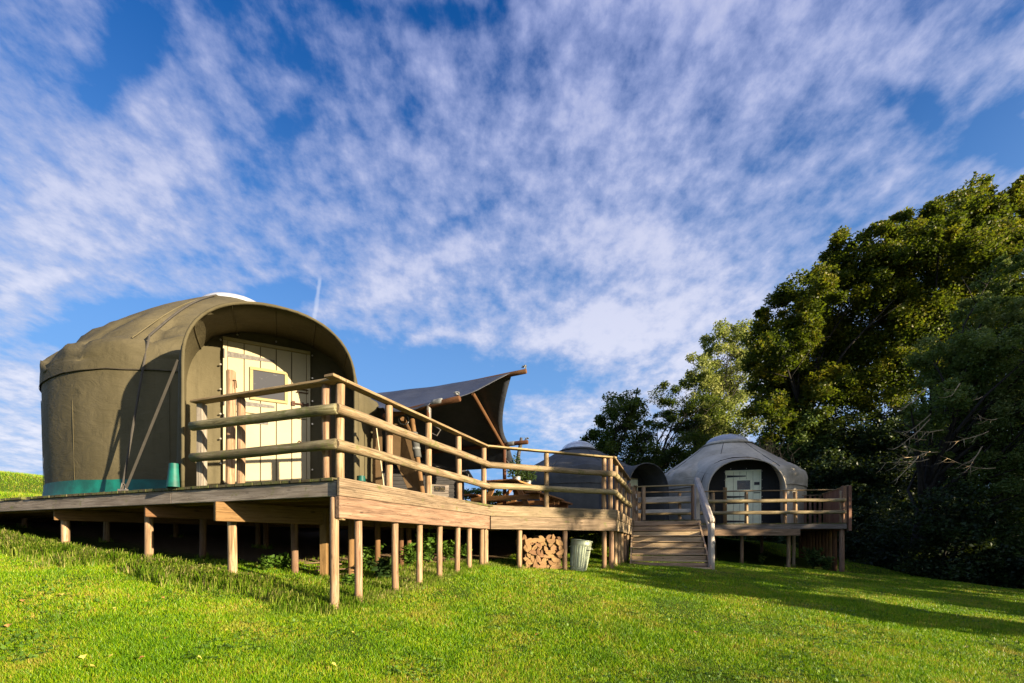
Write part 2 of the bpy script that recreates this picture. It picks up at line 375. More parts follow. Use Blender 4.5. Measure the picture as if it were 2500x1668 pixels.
b.inputs['Base Color'].default_value = (0.80, 0.84, 0.93, 1); b.inputs['Roughness'].default_value = 0.12; b.inputs['Alpha'].default_value = 0.55
M_vinylw = m.copy(); M_vinylw.name = 'cloudy_vinyl'; M_vinylw.node_tree.nodes['Principled BSDF'].inputs['Alpha'].default_value = 0.8; M_vinylw.node_tree.nodes['Principled BSDF'].inputs['Base Color'].default_value = (0.46, 0.48, 0.54, 1)
m, g, b = new_mat('window_glass'); M_glass = m
v, _ = rand_coord(g); n1 = g.noise(v, 9, 5, 0.7)
g.l(g.mix(g.maprange(n1, 0.62, 0.72, 0, 0.8), (0.045, 0.045, 0.05), (0.35, 0.35, 0.34)), b.inputs['Base Color']); b.inputs['Roughness'].default_value = 0.15; b.inputs['Specular IOR Level'].default_value = 0.7
m, g, b = new_mat('dark_glass'); M_darkglass = m
v, _ = rand_coord(g)
g.l(g.ramp(g.noise(v, 24, 4, 0.7), [(0.45, (0.015, 0.013, 0.01)), (0.6, (0.06, 0.045, 0.02)), (0.7, (0.2, 0.19, 0.15))]), b.inputs['Base Color']); b.inputs['Roughness'].default_value = 0.05

# ------------------------------------------------------------------ ground (eye level is z = 0)
GP = np.array([(-1.92, 4.93, -.745), (-1.76, 5.23, -.72), (-1.5, 5.85, -.65), (-1.29, 6.35, -.60), (-1.08, 6.83, -.54), (-.88, 7.32, -.48), (-.73, 7.68, -.43), (-.5, 8.1, -.39),
  (.15, 8.9, -.46), (1.1, 9.2, -.52), (2.1, 9.5, -.52), (3.0, 11.4, -.50), (4.7, 10.8, -.60), (-3.5, 5.75, -.49), (-5.0, 6.3, -.30), (-6.8, 6.95, -.12), (-8.5, 7.7, .11),
  (8.6, 16.6, -.72), (11.75, 15.2, -1.0), (12.7, 19.2, -.62), (17, 15, -1.45), (0, 0, -1.55), (0, 3.5, -1.06), (-5, 3, -.92), (-9, 4, -.45), (5, 3, -1.35), (8, 6, -1.25), (5, 8, -.85), (9, 10, -1.05),
  (13, 9, -1.5), (-4, 9, -.10), (-9, 11, .35), (-14, 13, .9), (-20, 18, 1.6), (-27, 25, 2.6), (-38, 35, 5.2), (-50, 46, 6.0), (-2, 16, .55), (0, 20, .95), (-6, 18, 1.2), (4, 22, .8), (9, 25.5, .7), (13, 26, .3), (8, 25, 1.0), (6, 24, 1.0), (-8, 14, .6), (-12, 9, .5), (0, 13, -.1), (9, 21, -.2), (20, 26, -.6), (25, 12, -1.8), (15, 0, -2.2),
  (-12, 0, -.8), (20, -18, -2.6), (0, 35, .0), (15, 38, -.2), (-15, 30, 2.5), (40, 30, -1.5), (-40, 5, 2.0), (-60, 60, 3.5), (60, 60, -1), (0, 100, 0), (0, -60, -3)])
def ground_np(x, y):
    x = np.asarray(x, float); y = np.asarray(y, float)
    sh = x.shape; x = x.ravel(); y = y.ravel(); out = np.empty_like(x)
    px, py, pz = GP[:, 0], GP[:, 1], GP[:, 2]
    base = lambda a, b: -0.62 - 0.085 * np.clip(a, -14, 16) * np.exp(-((b - 8) / 30) ** 2) + 0.07 * np.clip(b - 8, -8, 2)
    res = pz - base(px, py)
    for i in range(0, len(x), 20000):
        a, b = x[i:i + 20000, None], y[i:i + 20000, None]
        d2 = (a - px) ** 2 + (b - py) ** 2
        w = 1.0 / (d2 + 0.25) ** 1.6
        out[i:i + 20000] = base(x[i:i + 20000], y[i:i + 20000]) + (w * res).sum(1) / w.sum(1)
    return out.reshape(sh)
def ground(x, y): return float(ground_np(np.array([x]), np.array([y]))[0])
def noise_np(x, y, s, seed=0):
    """cheap smooth 2-D value noise, numpy"""
    r = np.random.default_rng(seed); T = r.random((256, 256)); x = np.asarray(x) * s + 1000; y = np.asarray(y) * s + 1000
    xi, yi = np.floor(x).astype(int), np.floor(y).astype(int); fx, fy = x - xi, y - yi
    fx = fx * fx * (3 - 2 * fx); fy = fy * fy * (3 - 2 * fy)
    a, b2, c, d = T[xi % 256, yi % 256], T[(xi + 1) % 256, yi % 256], T[xi % 256, (yi + 1) % 256], T[(xi + 1) % 256, (yi + 1) % 256]
    return a * (1 - fx) * (1 - fy) + b2 * fx * (1 - fy) + c * (1 - fx) * fy + d * fx * fy
xs = np.unique(np.concatenate([np.linspace(-16, 20, 181), np.linspace(-60, 60, 61), np.linspace(-600, 600, 25)]))
ys = np.unique(np.concatenate([np.linspace(-4, 24, 141), np.linspace(-60, 80, 57), np.linspace(-600, 900, 25)]))
GX, GY = np.meshgrid(xs, ys); GZ = ground_np(GX, GY) + 0.03 * (noise_np(GX, GY, 1.3, 3) - 0.5) * (np.abs(GX) < 40)
nx_, ny_ = len(xs), len(ys)
idx = np.arange(nx_ * ny_).reshape(ny_, nx_)
Fg = np.stack([idx[:-1, :-1], idx[:-1, 1:], idx[1:, 1:], idx[1:, :-1]], -1).reshape(-1, 4)
m, g, b = new_mat('lawn_soil')
tc = g.n('ShaderNodeTexCoord'); v = tc.outputs['Object']
n1 = g.noise(v, 0.8, 5, 0.6); n2 = g.noise(v, 14, 6, 0.7); n3 = g.noise(v, 60, 4, 0.7)
c = g.mix(g.maprange(n1, 0.35, 0.65), (0.045, 0.085, 0.008), (0.075, 0.10, 0.012))
c = g.mix(g.maprange(n2, 0.58, 0.72, 0, 0.7), c, (0.12, 0.085, 0.03))
c = g.mix(g.maprange(n3, 0.3, 0.7, 0, 0.5), c, (0.03, 0.05, 0.006))
# bare earth below the platform
sp = g.n('ShaderNodeSeparateXYZ'); g.l(v, sp.inputs[0])
line = g.math('ADD', g.math('MULTIPLY', g.math('ADD', sp.outputs[0], 1.89), 0.345), g.math('MULTIPLY', g.math('SUBTRACT', sp.outputs[1], 4.93), 0.938))
line2 = g.math('SUBTRACT', g.math('MULTIPLY', g.math('ADD', sp.outputs[0], 1.89), 0.92), g.math('MULTIPLY', g.math('SUBTRACT', sp.outputs[1], 4.93), 0.39))
under = g.math('MULTIPLY', g.maprange(g.math('ADD', line, g.math('MULTIPLY', n2, 1.0)), 1.5, 2.2), g.maprange(g.math('ADD', line2, n2), -0.4, 0.1, 1, 0))
soil = g.mix(n2, (0.12, 0.075, 0.04), (0.28, 0.19, 0.115))
c = g.mix(g.math('MULTIPLY', under, g.maprange(sp.outputs[1], 14, 16, 1, 0)), c, soil)
g.l(c, b.inputs['Base Color']); b.inputs['Roughness'].default_value = 0.95; b.inputs['Specular IOR Level'].default_value = 0.1
bump(g, g.math('ADD', n2, n3), 0.8, 0.03, b)
gr_o = mesh('ground', np.stack([GX.ravel(), GY.ravel(), GZ.ravel()], -1).tolist(), Fg.tolist(), m, smooth=True)
gr_o['kind'] = 'structure'
GRASS_N = 1300000
# off-frame shade trees: x, y, top (above eye level), crown radius, lowest foliage
SHADERS = [(13.3, 1.9, 4.7, .75, 3.9), (12.2, 2.7, 1.7, 1.0, -1.2), (17.5, 4.4, 9, 2.7, -1), (21.5, 8.6, 10.5, 2.8, -1), (24.3, 10.8, 10.5, 2.6, -1), (26, 13, 13, 3.2, 0)]

# ------------------------------------------------------------------ timber platforms
DZ = 0.73
A_ = Vector((-1.885, 4.915, 0)); B_ = Vector((-.42, 8.40, 0)); C_ = Vector((2.17, 9.52, 0)); D_ = Vector((3.62, 13.55, 0))
dl = Vector((-.938, .345, 0)).normalized(); ab = (B_ - A_).normalized(); bc = (C_ - B_).normalized(); cd = (D_ - C_).normalized()
L_ = A_ + dl * 13.5
def inward(d): return Vector((-d.y, d.x, 0))       # left-hand side of a direction
def on_line(p, d, u):
    """the point of the line p + s d that stands on photo column u"""
    k = (u - HU) / F; s = (k * p.y - p.x) / (d.x - k * d.y); return p + d * s
def boards(poly, d, w, gap, z0, z1):
    """deck boards running along d, cut to the outline poly"""
    n = Vector((-d.y, d.x)); d2 = Vector((d.x, d.y)); b = MB()
    pv = [Vector(p) for p in poly]; offs = [p.dot(n) for p in pv]; o = min(offs)
    def cross(off):
        ts = []
        for i, p in enumerate(pv):
            q = pv[(i + 1) % len(pv)]; a, c = p.dot(n) - off, q.dot(n) - off
            if (a < 0) != (c < 0): t = a / (a - c); ts.append((p + (q - p) * t).dot(d2))
        return sorted(ts)
    while o < max(offs):
        a, c = cross(o + gap / 2), cross(min(o + w - gap / 2, max(offs) - 1e-3))
        if len(a) == len(c):
            for i in range(0, len(a), 2):
                e = random.uniform(-.006, .006); dz = random.uniform(-.003, .002)
                P4 = [n * (o + gap / 2) + d2 * (a[i] + e), n * (o + w - gap / 2) + d2 * (c[i] + e), n * (o + w - gap / 2) + d2 * (c[i + 1]), n * (o + gap / 2) + d2 * a[i + 1]]
                V = [(p.x, p.y, z0) for p in P4] + [(p.x, p.y, z1 + dz) for p in P4]
                b.add(V, [(0, 1, 2, 3), (7, 6, 5, 4), (0, 4, 5, 1), (1, 5, 6, 2), (2, 6, 7, 3), (3, 7, 4, 0)])
        o += w
    return b
def deckmesh(b, d, name, parent):
    M = Matrix(((d.x, -d.y, 0, 0), (d.y, d.x, 0, 0), (0, 0, 1, 0), (0, 0, 0, 1))); Mi = M.inverted()
    b.V = [tuple(Mi @ Vector(v)) for v in b.V]
    return b.build(name, M_deck, parent, M)
def zat(p, dz=0.0): return Vector((p.x, p.y, dz))

t = thing('timber_platform', 'large raised timber platform on round posts carrying the olive yurt and the canopy', 'platform', (A_.x, A_.y, ground(A_.x, A_.y)))
main_deck = t
E_ = Vector((4.25, 15.95, 0))
poly = [(p.x, p.y) for p in (A_, B_, C_, D_, E_, Vector((3.2, 19.0, 0)), Vector((4.9, 24.8, 0)), Vector((-.5, 25.5, 0)), Vector((-3.5, 16.5, 0)), Vector((-11, 15, 0)), L_)]
deckmesh(boards(poly, ab, 0.145, 0.010, DZ - .032, DZ), ab, 'deck_boards', t)
# fascia of the left edge: two grey boards end to end, set back under the board ends
o1 = A_ - inward(dl) * 0.0
fin = Vector((dl.y, -dl.x, 0)); fin = fin if fin.dot(ab) > 0 else -fin
j1 = on_line(A_ + fin * .05, dl, 422); j2 = on_line(A_ + fin * .05, dl, -500)
s0 = A_ + fin * .05 + dl * .045
for a, c in ((s0, j1 - dl * -.0), (j1 + dl * .004, j2), (j2 + dl * .004, L_ + fin * .05)):
    beam('fascia_board', zat(a, DZ - .118), zat(c, DZ - .118), .038, .17, M_grey, t)
# grooved boards and beams of the three front edges
def edge(p, q, outn, mat2=M_beam, zdrop2=.445, parent=t, e0=0, e1=0, mat1=M_board, low=True):
    d = (q - p).normalized()
    a, c = p + outn * .0 + d * e0, q + d * e1
    beam('grooved_board', zat(a + outn * .012, DZ - .1), zat(c + outn * .012, DZ - .1), .03, .195, mat1, parent, grooves=8) if mat1 is M_board else beam('fascia_board', zat(a, DZ - .118), zat(c, DZ - .118), .038, .17, mat1, parent)
    if low: beam('edge_beam', zat(a - outn * .012 + d * .01, DZ - .322), zat(c - outn * .012 - d * .01, DZ - .322), .06, .24, mat2, parent)
oAB, oBC, oCD = -inward(ab), -inward(bc), -inward(cd)
edge(A_, B_, oAB, M_beam); edge(B_, C_, oBC, M_board, e0=.012, e1=0); edge(C_, D_, oCD, M_board, e0=.012, e1=-.3)
# joists seen from below: three bearers running back from the left edge, and a long one beneath
def bearer(u, v0, v1, Y, dirx, L, w=.07):
    p = P(u, (v0 + v1) / 2, Y); h = (v1 - v0) / F * Y; d = Vector(dirx).normalized()
    beam('bearer', p, p + d * L, w, h, M_joist, t)
bearer(131, 1244, 1270, 6.95, (.60, .80, 0), 7.5); bearer(353, 1234, 1262, 6.12, (.62, .78, 0), 7.0); bearer(524, 1225, 1272, 5.52, (.64, .77, 0), 5.2, .075)
for k in range(1, 9):
    q = A_ + fin * (.45 * k) + dl * .12
    beam('joist', zat(q - dl * .02, DZ - .115), zat(q + dl * (11 if k > 3 else 10), DZ - .115), .045, .15, M_joist, t)
FEET = []
def under_post(u, Y, vb=None, r=.05, ztop=DZ - .21, parent=None, sq=False, mat=None):
    p = P(u, HV, Y); zb = ground(p.x, p.y) - .06; FEET.append((p.x, p.y, r))
    if sq: return beam('post', (p.x, p.y, zb), (p.x, p.y, ztop), .13, .10, mat or M_joist, parent or t, up=(1, 0, 0))
    return pole('post', (p.x + random.uniform(-.008, .008), p.y, zb), (p.x, p.y, ztop), r, mat or M_post, parent or t, r1=r * .97)
def line_u(p, d, us, **k):
    for u in us:
        q = on_line(p, d, u); under_post(u, q.y, **k)
line_u(A_ + fin * .30, dl, [160, 364, 567], r=.054)
line_u(A_ + fin * 1.25, dl, [496, 720, 60, 260], r=.05, ztop=DZ - .2)
under_post(793, 6.6, sq=True, ztop=DZ - .2)
line_u(A_ + fin * 2.6, dl, [630, 650, 430, 200], r=.05, mat=M_joist)
line_u(A_ - oAB * 1.1, ab, [857, 922, 980, 998], r=.045, ztop=DZ - .2, mat=M_joist)
line_u(A_ - oAB * .085, ab, [817], r=.0475, ztop=DZ - .21)
line_u(A_ - oAB * .085, ab, [875, 965, 1024, 1074, 1117, 1145, 1176], r=.0455)
line_u(B_ - oBC * .10, bc, [1185, 1268.5, 1379, 1475], r=.05)
line_u(C_ - oCD * .10, cd, [1492, 1501, 1509.5, 1517.5, 1525, 1531.5], r=.052)
beam('newel_block', zat(A_ + fin * .09 + dl * .045, DZ - .46), zat(A_ + fin * .09 + dl * .045, DZ - .20), .09, .09, M_cap, t, up=(1, 0, 0))

t2 = thing('timber_platform', 'smaller raised timber platform behind the steps, carrying the grey yurt by the wood', 'platform', (11.0, 15.2, ground(11.0, 15.2)))
R0, R1, R2 = Vector((5.5, 15.98, 0)), Vector((11.1, 15.1, 0)), Vector((12.75, 19.8, 0))
rd = (R1 - R0).normalized(); oR = Vector((rd.y, -rd.x, 0)); sd = (R2 - R1).normalized()
poly = [(3.66, 13.62), (5.44, 13.10), (5.5, 15.98), (11.1, 15.1), (12.75, 19.8), (13.6, 24), (5, 24.8), (3.25, 19.05), (4.28, 15.97)]
deckmesh(boards(poly, Vector((.165, .986, 0)).normalized(), 0.145, 0.012, DZ - .032, DZ - .001), Vector((.165, .986, 0)).normalized(), 'deck_boards', t2)
beam('fascia_board', zat(R0 + oR * -.03, DZ - .118), zat(R1 + oR * -.03, DZ - .118), .038, .17, M_board if False else M_grey, t2)
q = on_line(R0 + oR * .01, rd, 1953)
beam('edge_beam', zat(R0 + oR * .01, DZ - .315), zat(q, DZ - .315), .06, .215, M_beam, t2)
beam('fascia_board', (3.66, 13.64, DZ - .118), (5.44, 13.12, DZ - .118), .038, .17, M_step, t2)
beam('side_board', zat(R1 - sd * -.02, DZ - .118), zat(R2, DZ - .118), .038, .17, M_grey, t2)
for u, Y, r in ((1811, 16.05, .06), (1925, 15.75, .062), (1937.5, 16.3, .06), (2055, 15.32, .082), (1745, 17.5, .06), (1860, 19, .06)):
    under_post(u, Y, r=r, parent=t2, ztop=DZ - .2 if u != 2055 else DZ - .21, mat=M_post)
for k in range(12):
    p = Vector((11.02, 15.35, 0)) + sd * (.42 + k * .40)
    pole('palisade_post', (p.x, p.y, ground(p.x, p.y) - .05), (p.x, p.y, DZ - .2), .075, M_joist, t2)
for k in range(5):
    q = R0 + Vector((rd.y, -rd.x, 0)) * -(.6 + k * 1.0)
    beam('joist', zat(q, DZ - .12), zat(q + rd * 5.8, DZ - .12), .05, .16, M_joist, t2)

# ------------------------------------------------------------------ railings: each straight run is one thing
RAILN = [0]
def railing(label, p, q, us, inn, m_rail, r=.058, z=DZ, cap=True, posts_at=(), pr=.048, e0=0.0, e1=0.0, c0=0.0, c1=0.0, nm='railing', hm=(.36, .745), rin=.0, pin=.13, pm=None, ends=(0, 0)):
    p = Vector(p); q = Vector(q); d = (q - p).normalized()
    t = thing(nm, label, 'railing', zat(p, z))
    for h in hm:
        a, b = zat(p + inn * rin - d * e0, z + h), zat(q + inn * rin + d * e1, z + h + random.uniform(-.008, .008))
        pole('rail', a, b, r, m_rail, t, r1=r * .97, n=18, wob=.04)
    for u in us:
        s = on_line(p + inn * pin, d, u); pole('post', zat(s, z - .01), zat(s, z + 1.075), pr, pm or M_post, t)
    for s_ in posts_at:
        s = p + inn * pin + d * s_; pole('post', zat(s, z - .01), zat(s, z + 1.075), pr, pm or M_post, t)
    RAILN[0] += 1; hc_ = z + 1.086 + .0045 * RAILN[0]
    if cap: beam('cap_rail', zat(p + inn * (pin * .7) - d * c0, hc_), zat(q + inn * (pin * .7) + d * c1, hc_), .135, .032, M_cap, t)
    return t
GRP = None
Lp = on_line(A_, dl, 470)
tl = railing('short railing with mossy grey rails in front of the cream yurt door', A_, Lp, [798, 588], fin, M_railgrey, e0=-.01, e1=.02, c0=.0, c1=.11, rin=.01, pin=.15)
s = on_line(A_ + fin * .15, dl, 493)
beam('post', zat(s, DZ - .01), zat(s, DZ + 1.075), .105, .075, M_grey, tl, up=(1, 0, 0))
railing('long sunlit round-rail railing running back from the near platform corner', A_, B_, [831, 949.5, 1046, 1120.5], -oAB, M_rail, e0=.0, e1=.0, c0=.05, c1=.03, rin=.02, pin=.11)
railing('railing facing the lawn above the firewood stack and the metal bin', B_, C_, [1181, 1334, 1474.5], -oBC, M_rail, e0=.0, e1=.0, c0=.05, c1=.04, rin=.02, pin=.11)
railing('railing with closely spaced posts running from the bin side back to the steps', C_, C_ + cd * 3.6, [1490, 1503.6, 1515.7, 1526, 1536], -oCD, M_rail, r=.06, e1=-.05, c0=.04, c1=-.02, rin=.02, pin=.11)
# by the stair head
t = thing('railing', 'flat-boarded railing standing across the landing at the head of the steps', 'railing', (4.6, 14.35, DZ))
pa, pb = P(1571, HV, 14.5), P(1693, HV, 14.1); dd = (pb - pa).normalized()
for s_ in (pa, pb): beam('post', zat(s_, DZ), zat(s_, DZ + 1.1), .14 if s_ is pb else .125, .1, M_post, t, up=(1, 0, 0))
for h, hh in ((.335, .11), (.70, .17)): beam('board', zat(pa - dd * .16 + Vector((0, .08, 0)), DZ + h), zat(pb - dd * .0 + Vector((0, .08, 0)), DZ + h), .04, hh, M_silver, t)
beam('cap_rail', zat(pa - dd * .4, DZ + 1.12), zat(pb + dd * .05, DZ + 1.12), .12, .035, M_cap, t)
t = thing('railing', 'small return railing of thick posts beside the left edge of the steps', 'railing', (3.7, 13.9, DZ))
for k in range(3):
    s_ = P((1546, 1553, 1559)[k], HV, (13.75, 14.6, 15.3)[k]); beam('post', zat(s_, DZ - .1), zat(s_, DZ + 1.0), .12, .1, M_post, t, up=(1, 0, 0))
for h in (.36, .72): beam('board', (3.72, 13.6, DZ + h), (4.3, 15.7, DZ + h), .035, .13, M_silver, t)
beam('cap_rail', (3.7, 13.65, DZ + 1.04), (4.27, 15.8, DZ + 1.05), .1, .03, M_cap, t)
railing('long railing along the front of the far platform before the grey yurt', E_ + Vector((.1, 0, 0)), R1, [1659, 1741, 1822, 1915.6, 1941.5, 2054], Vector((-oR.x, -oR.y, 0)), M_rail, r=.062, pr=.058, e1=-.03, c1=-.35, hm=(.36, .76), rin=.0, pin=.14)
for u, Y, vt, lab in ((1770, 16.6, 1190, 'lone round gate post in front of the sage green yurt door'), (563, 6.05, 905, 'lone round post with an iron hook before the cream yurt door')):
    p = P(u, HV, Y); t = thing('gate_post', lab, 'post', (p.x, p.y, DZ)); zt = (HV - vt) / F * Y
    pole('shaft', (p.x, p.y, DZ), (p.x, p.y, zt), .063 if u == 1770 else .056, M_post if u == 563 else M_joist, t)
    if u == 563: MB().tube([(p.x + .05, p.y - .03, zt - .14), (p.x + .09, p.y - .03, zt - .14), (p.x + .09, p.y - .03, zt - .15), (p.x + .1, p.y - .03, zt - .24)], .007, 6).build('hook', M_rust, t)
# fence of upright boards on the right side
t = thing('board_fence', 'reddish upright board fence closing the right side of the far platform', 'fence', (11.2, 15.1, DZ - .25))
f0 = Vector((11.17, 15.12, 0)); sd2 = Vector((.33, .94, 0)).normalized()
for k in range(22):
    p = f0 + sd2 * (.06 + k * .119); top = DZ + 1.22 + .004 * (k % 3)
    beam('board', zat(p, DZ - .26 if k < 20 else DZ), zat(p, top), .022, .112, M_pinkfence, t, up=(sd2.x, sd2.y, 0), bev=.003)
p = f0 + Vector((-.10, .06, 0)); beam('corner_post', zat(p, DZ), zat(p, DZ + 1.23), .12, .12, M_pinkfence, t, up=(1, 0, 0))
p = f0 + Vector((.03, -.045, 0)); beam('corner_board', zat(p, DZ - .27), zat(p, DZ + 1.24), .03, .1, M_pinkfence, t, up=(1, 0, 0))
beam('cap_rail', zat(f0 + sd2 * .05 - sd2 * .05, DZ + 1.235), zat(f0 + sd2 * 2.7, DZ + 1.235), .07, .03, M_cap, t)
t = thing('picket_screen', 'low screen of spaced reddish boards at the back corner of the far platform', 'fence', (11.6, 17.8, DZ))
for k in range(4):
    p = Vector((11.42 + k * .19, 17.72, 0)); beam('board', zat(p, DZ), zat(p, DZ + 1.17), .022, .1, M_pinkfence, t, up=(1, 0, 0), bev=.003)
beam('cap_rail', (11.3, 17.72, DZ + 1.19), (12.05, 17.66, DZ + 1.19), .06, .03, M_cap, t)

# ------------------------------------------------------------------ steps
ev = Vector((.961, -.276, 0)).normalized(); nv = Vector((-.276, -.961, 0)).normalized()
T0 = Vector((3.66, 13.70, 0)); Wst = 1.80; NS = 8; rise = 1.30 / NS; run = .312
t = thing('wooden_steps', 'broad weathered wooden steps leading from the lawn up to the far platform', 'steps', zat(T0 + nv * NS * run, -.6))
for k in range(NS):
    z = DZ - (k + 1) * rise; p = T0 + nv * (k * run)
    if k == 0: beam('riser', zat(p, z + rise / 2 - .02), zat(p + ev * Wst, z + rise / 2 - .02), .025, rise - .05, M_step, t)
    else: beam('riser', zat(p, z + rise / 2 - .018), zat(p + ev * Wst, z + rise / 2 - .018), .025, rise - .04, M_step, t)
    if k < NS - 0: 
        a = p + nv * (run * .5 + .012); beam('tread', zat(a - ev * .01, z - .0), zat(a + ev * (Wst + .01), z - .0), run + .02, .035, M_step, t)
for off in (-.03, Wst + .03):
    a = T0 + ev * off; V = []; pts = [(0, DZ - .04), (NS * run, DZ - NS * rise), (NS * run, -.78), (NS * run - .3, -.78), (0, DZ - .38)]
    for side in (-.02, .02): V += [tuple(zat(a + nv * s_ + ev * side, z_)) for s_, z_ in pts]
    mesh('stringer', V, [(4, 3, 2, 1, 0), (5, 6, 7, 8, 9)] + [(i, (i + 1) % 5, (i + 1) % 5 + 5, i + 5) for i in range(5)], M_step, t)
a = T0 + nv * (NS * run + .14); beam('bottom_step', zat(a - ev * .04, DZ - NS * rise - .10), zat(a + ev * (Wst + .12), DZ - NS * rise - .10), .34, .16, M_step, t)
t = thing('stair_handrail', 'single sloping plank handrail with a round-topped newel on the right of the steps', 'handrail', zat(T0 + ev * (Wst + .05) + nv * 2.3, -.6))
h0 = T0 + ev * (Wst + .0) - nv * .25; h1 = T0 + ev * (Wst + .06) + nv * 2.30
beam('handrail', zat(h0, 1.94), zat(h1, .56), .15, .13, M_silver, t, bev=.04)
beam('newel', zat(h0 + nv * .1, DZ), zat(h0 + nv * .1, 1.85), .12, .12, M_silver, t, up=(1, 0, 0))
pole('newel_post', zat(h1 + nv * -.05, -.62), zat(h1 + nv * -.05, .52), .075, M_silver, t)
for h in (.0,): beam('lower_rail', zat(h0 + nv * .2 + ev * .06, 1.35), zat(h1 + ev * .06, .02), .04, .13, M_silver, t)

# ------------------------------------------------------------------ yurts
def door(root, c, f, w, h, paint, trim, glass, strap, split, latch='left'):
    """boarded stable door: c = middle of its foot, f = facing"""
    rt = Vector((-f.y, f.x, 0)); M = Matrix(((rt.x, -f.x, 0, c.x), (rt.y, -f.y, 0, c.y), (0, 0, 1, c.z), (0, 0, 0, 1)))
    n = 5; b = MB()
    for (z0, z1) in ((0, split * h - .006), (split * h + .006, h)):
        for k in range(n):
            x0 = -w / 2 + w * k / n; b.box(x0 + .006, x0 + w / n - .006, -.028, .012, z0, z1)
    d = bevel(b.build('door', paint, root, M), .003, 1)
    bb = MB().box(-w / 2, w / 2, -.012, .016, 0, h); bb.build('door_backing', M_groove, d, M)
    fw = .055
    for s_ in (-1, 1): bevel(MB().box(min(s_ * w / 2, s_ * (w / 2 + fw)), max(s_ * w / 2, s_ * (w / 2 + fw)), -.035, .03, 0, h + .002).build('door_jamb', paint, root, M), .004, 1)
    bevel(MB().box(-w / 2 - fw, w / 2 + fw, -.045, .03, h + .004, h + .055).build('lintel', trim, root, M), .004, 1)
    # window
    wx0, wx1, wz0, wz1 = (-w / 2 + .27 * w, -w / 2 + .75 * w, h * .64, h * .855)
    fr = MB(); q = .045
    fr.box(wx0, wx1, -.052, -.029, wz1 - q, wz1); fr.box(wx0, wx1, -.052, -.029, wz0, wz0 + q)
    fr.box(wx0, wx0 + q, -.052, -.029, wz0 + q, wz1 - q); fr.box(wx1 - q, wx1, -.052, -.029, wz0 + q, wz1 - q)
    bevel(fr.build('window_frame', trim, d, M), .004, 1)
    MB().box(wx0 + q, wx1 - q, -.036, -.030, wz0 + q, wz1 - q).build('window_pane', glass, d, M)
    for zf, lf in ((.915, .58), (split + .06, .58), (split - .055, .5), (.07, .58)):
        z = h * zf; e = -w / 2 + w * lf
        hb = MB(); x0 = -w / 2 - .03
        V = [(x0, -.034, z - .045), (e, -.034, z - .020), (e, -.034, z + .020), (x0, -.034, z + .045)]
        V += [(x, y + .0065, z_) for x, y, z_ in V]
        hb.add(V, [(0, 1, 2, 3), (7, 6, 5, 4), (0, 4, 5, 1), (1, 5, 6, 2), (2, 6, 7, 3), (3, 7, 4, 0)])
        for k in range(5):
            xx = x0 + (e - x0) * (k + .6) / 5.2; hb.box(xx - .006, xx + .006, -.039, -.034, z - .006, z + .006)
        hb.build('strap_hinge', strap, d, M)
        MB().tube([(x0 - .012, -.038, z - .07), (x0 - .012, -.038, z + .07)], .011, 8).build('hinge_pin', M_black, d, M)
    bt = MB(); z = h * (split + .10)
    if strap is M_black:
        MB().box(w / 2 - .19, w / 2 - .005, -.04, -.0285, h * .745, h * .80).build('lock_plate', M_black, d, M)
        bt.tube([(w / 2 - .21, -.05, h * .60), (w / 2 + .02, -.05, h * .60)], .014, 8)
        bt.tube([(w / 2 - .16, -.028, h * .44), (w / 2 - .16, -.07, h * .44)], .022, 10)
    else:
        bt.tube([(w / 2 - .20, -.05, z), (w / 2 + .02, -.05, z)], .012, 8); bt.box(w / 2 - .22, w / 2 - .17, -.055, -.0285, z - .035, z + .035)
        bt.box(w / 2 - .07, w / 2 - .045, -.062, -.0285, z - .03, z + .03); bt.box(w / 2 + .0, w / 2 + .03, -.062, -.0365, z - .03, z + .03)
        bt.tube([(w / 2 - .15, -.045, z + .19), (w / 2 + .02, -.045, z + .19), (w / 2 + .02, -.045, z + .24), (w / 2 - .15, -.045, z + .24)], .009, 6)
        bt.tube([(w / 2 - .11, -.035, h * .40), (w / 2 - .08, -.04, h * .39), (w / 2 - .10, -.04, h * .375), (w / 2 - .13, -.035, h * .385), (w / 2 - .11, -.035, h * .40)], .008, 6)
    bt.build('bolt', M_rust if strap is not M_black else M_black, d, M)
    return M
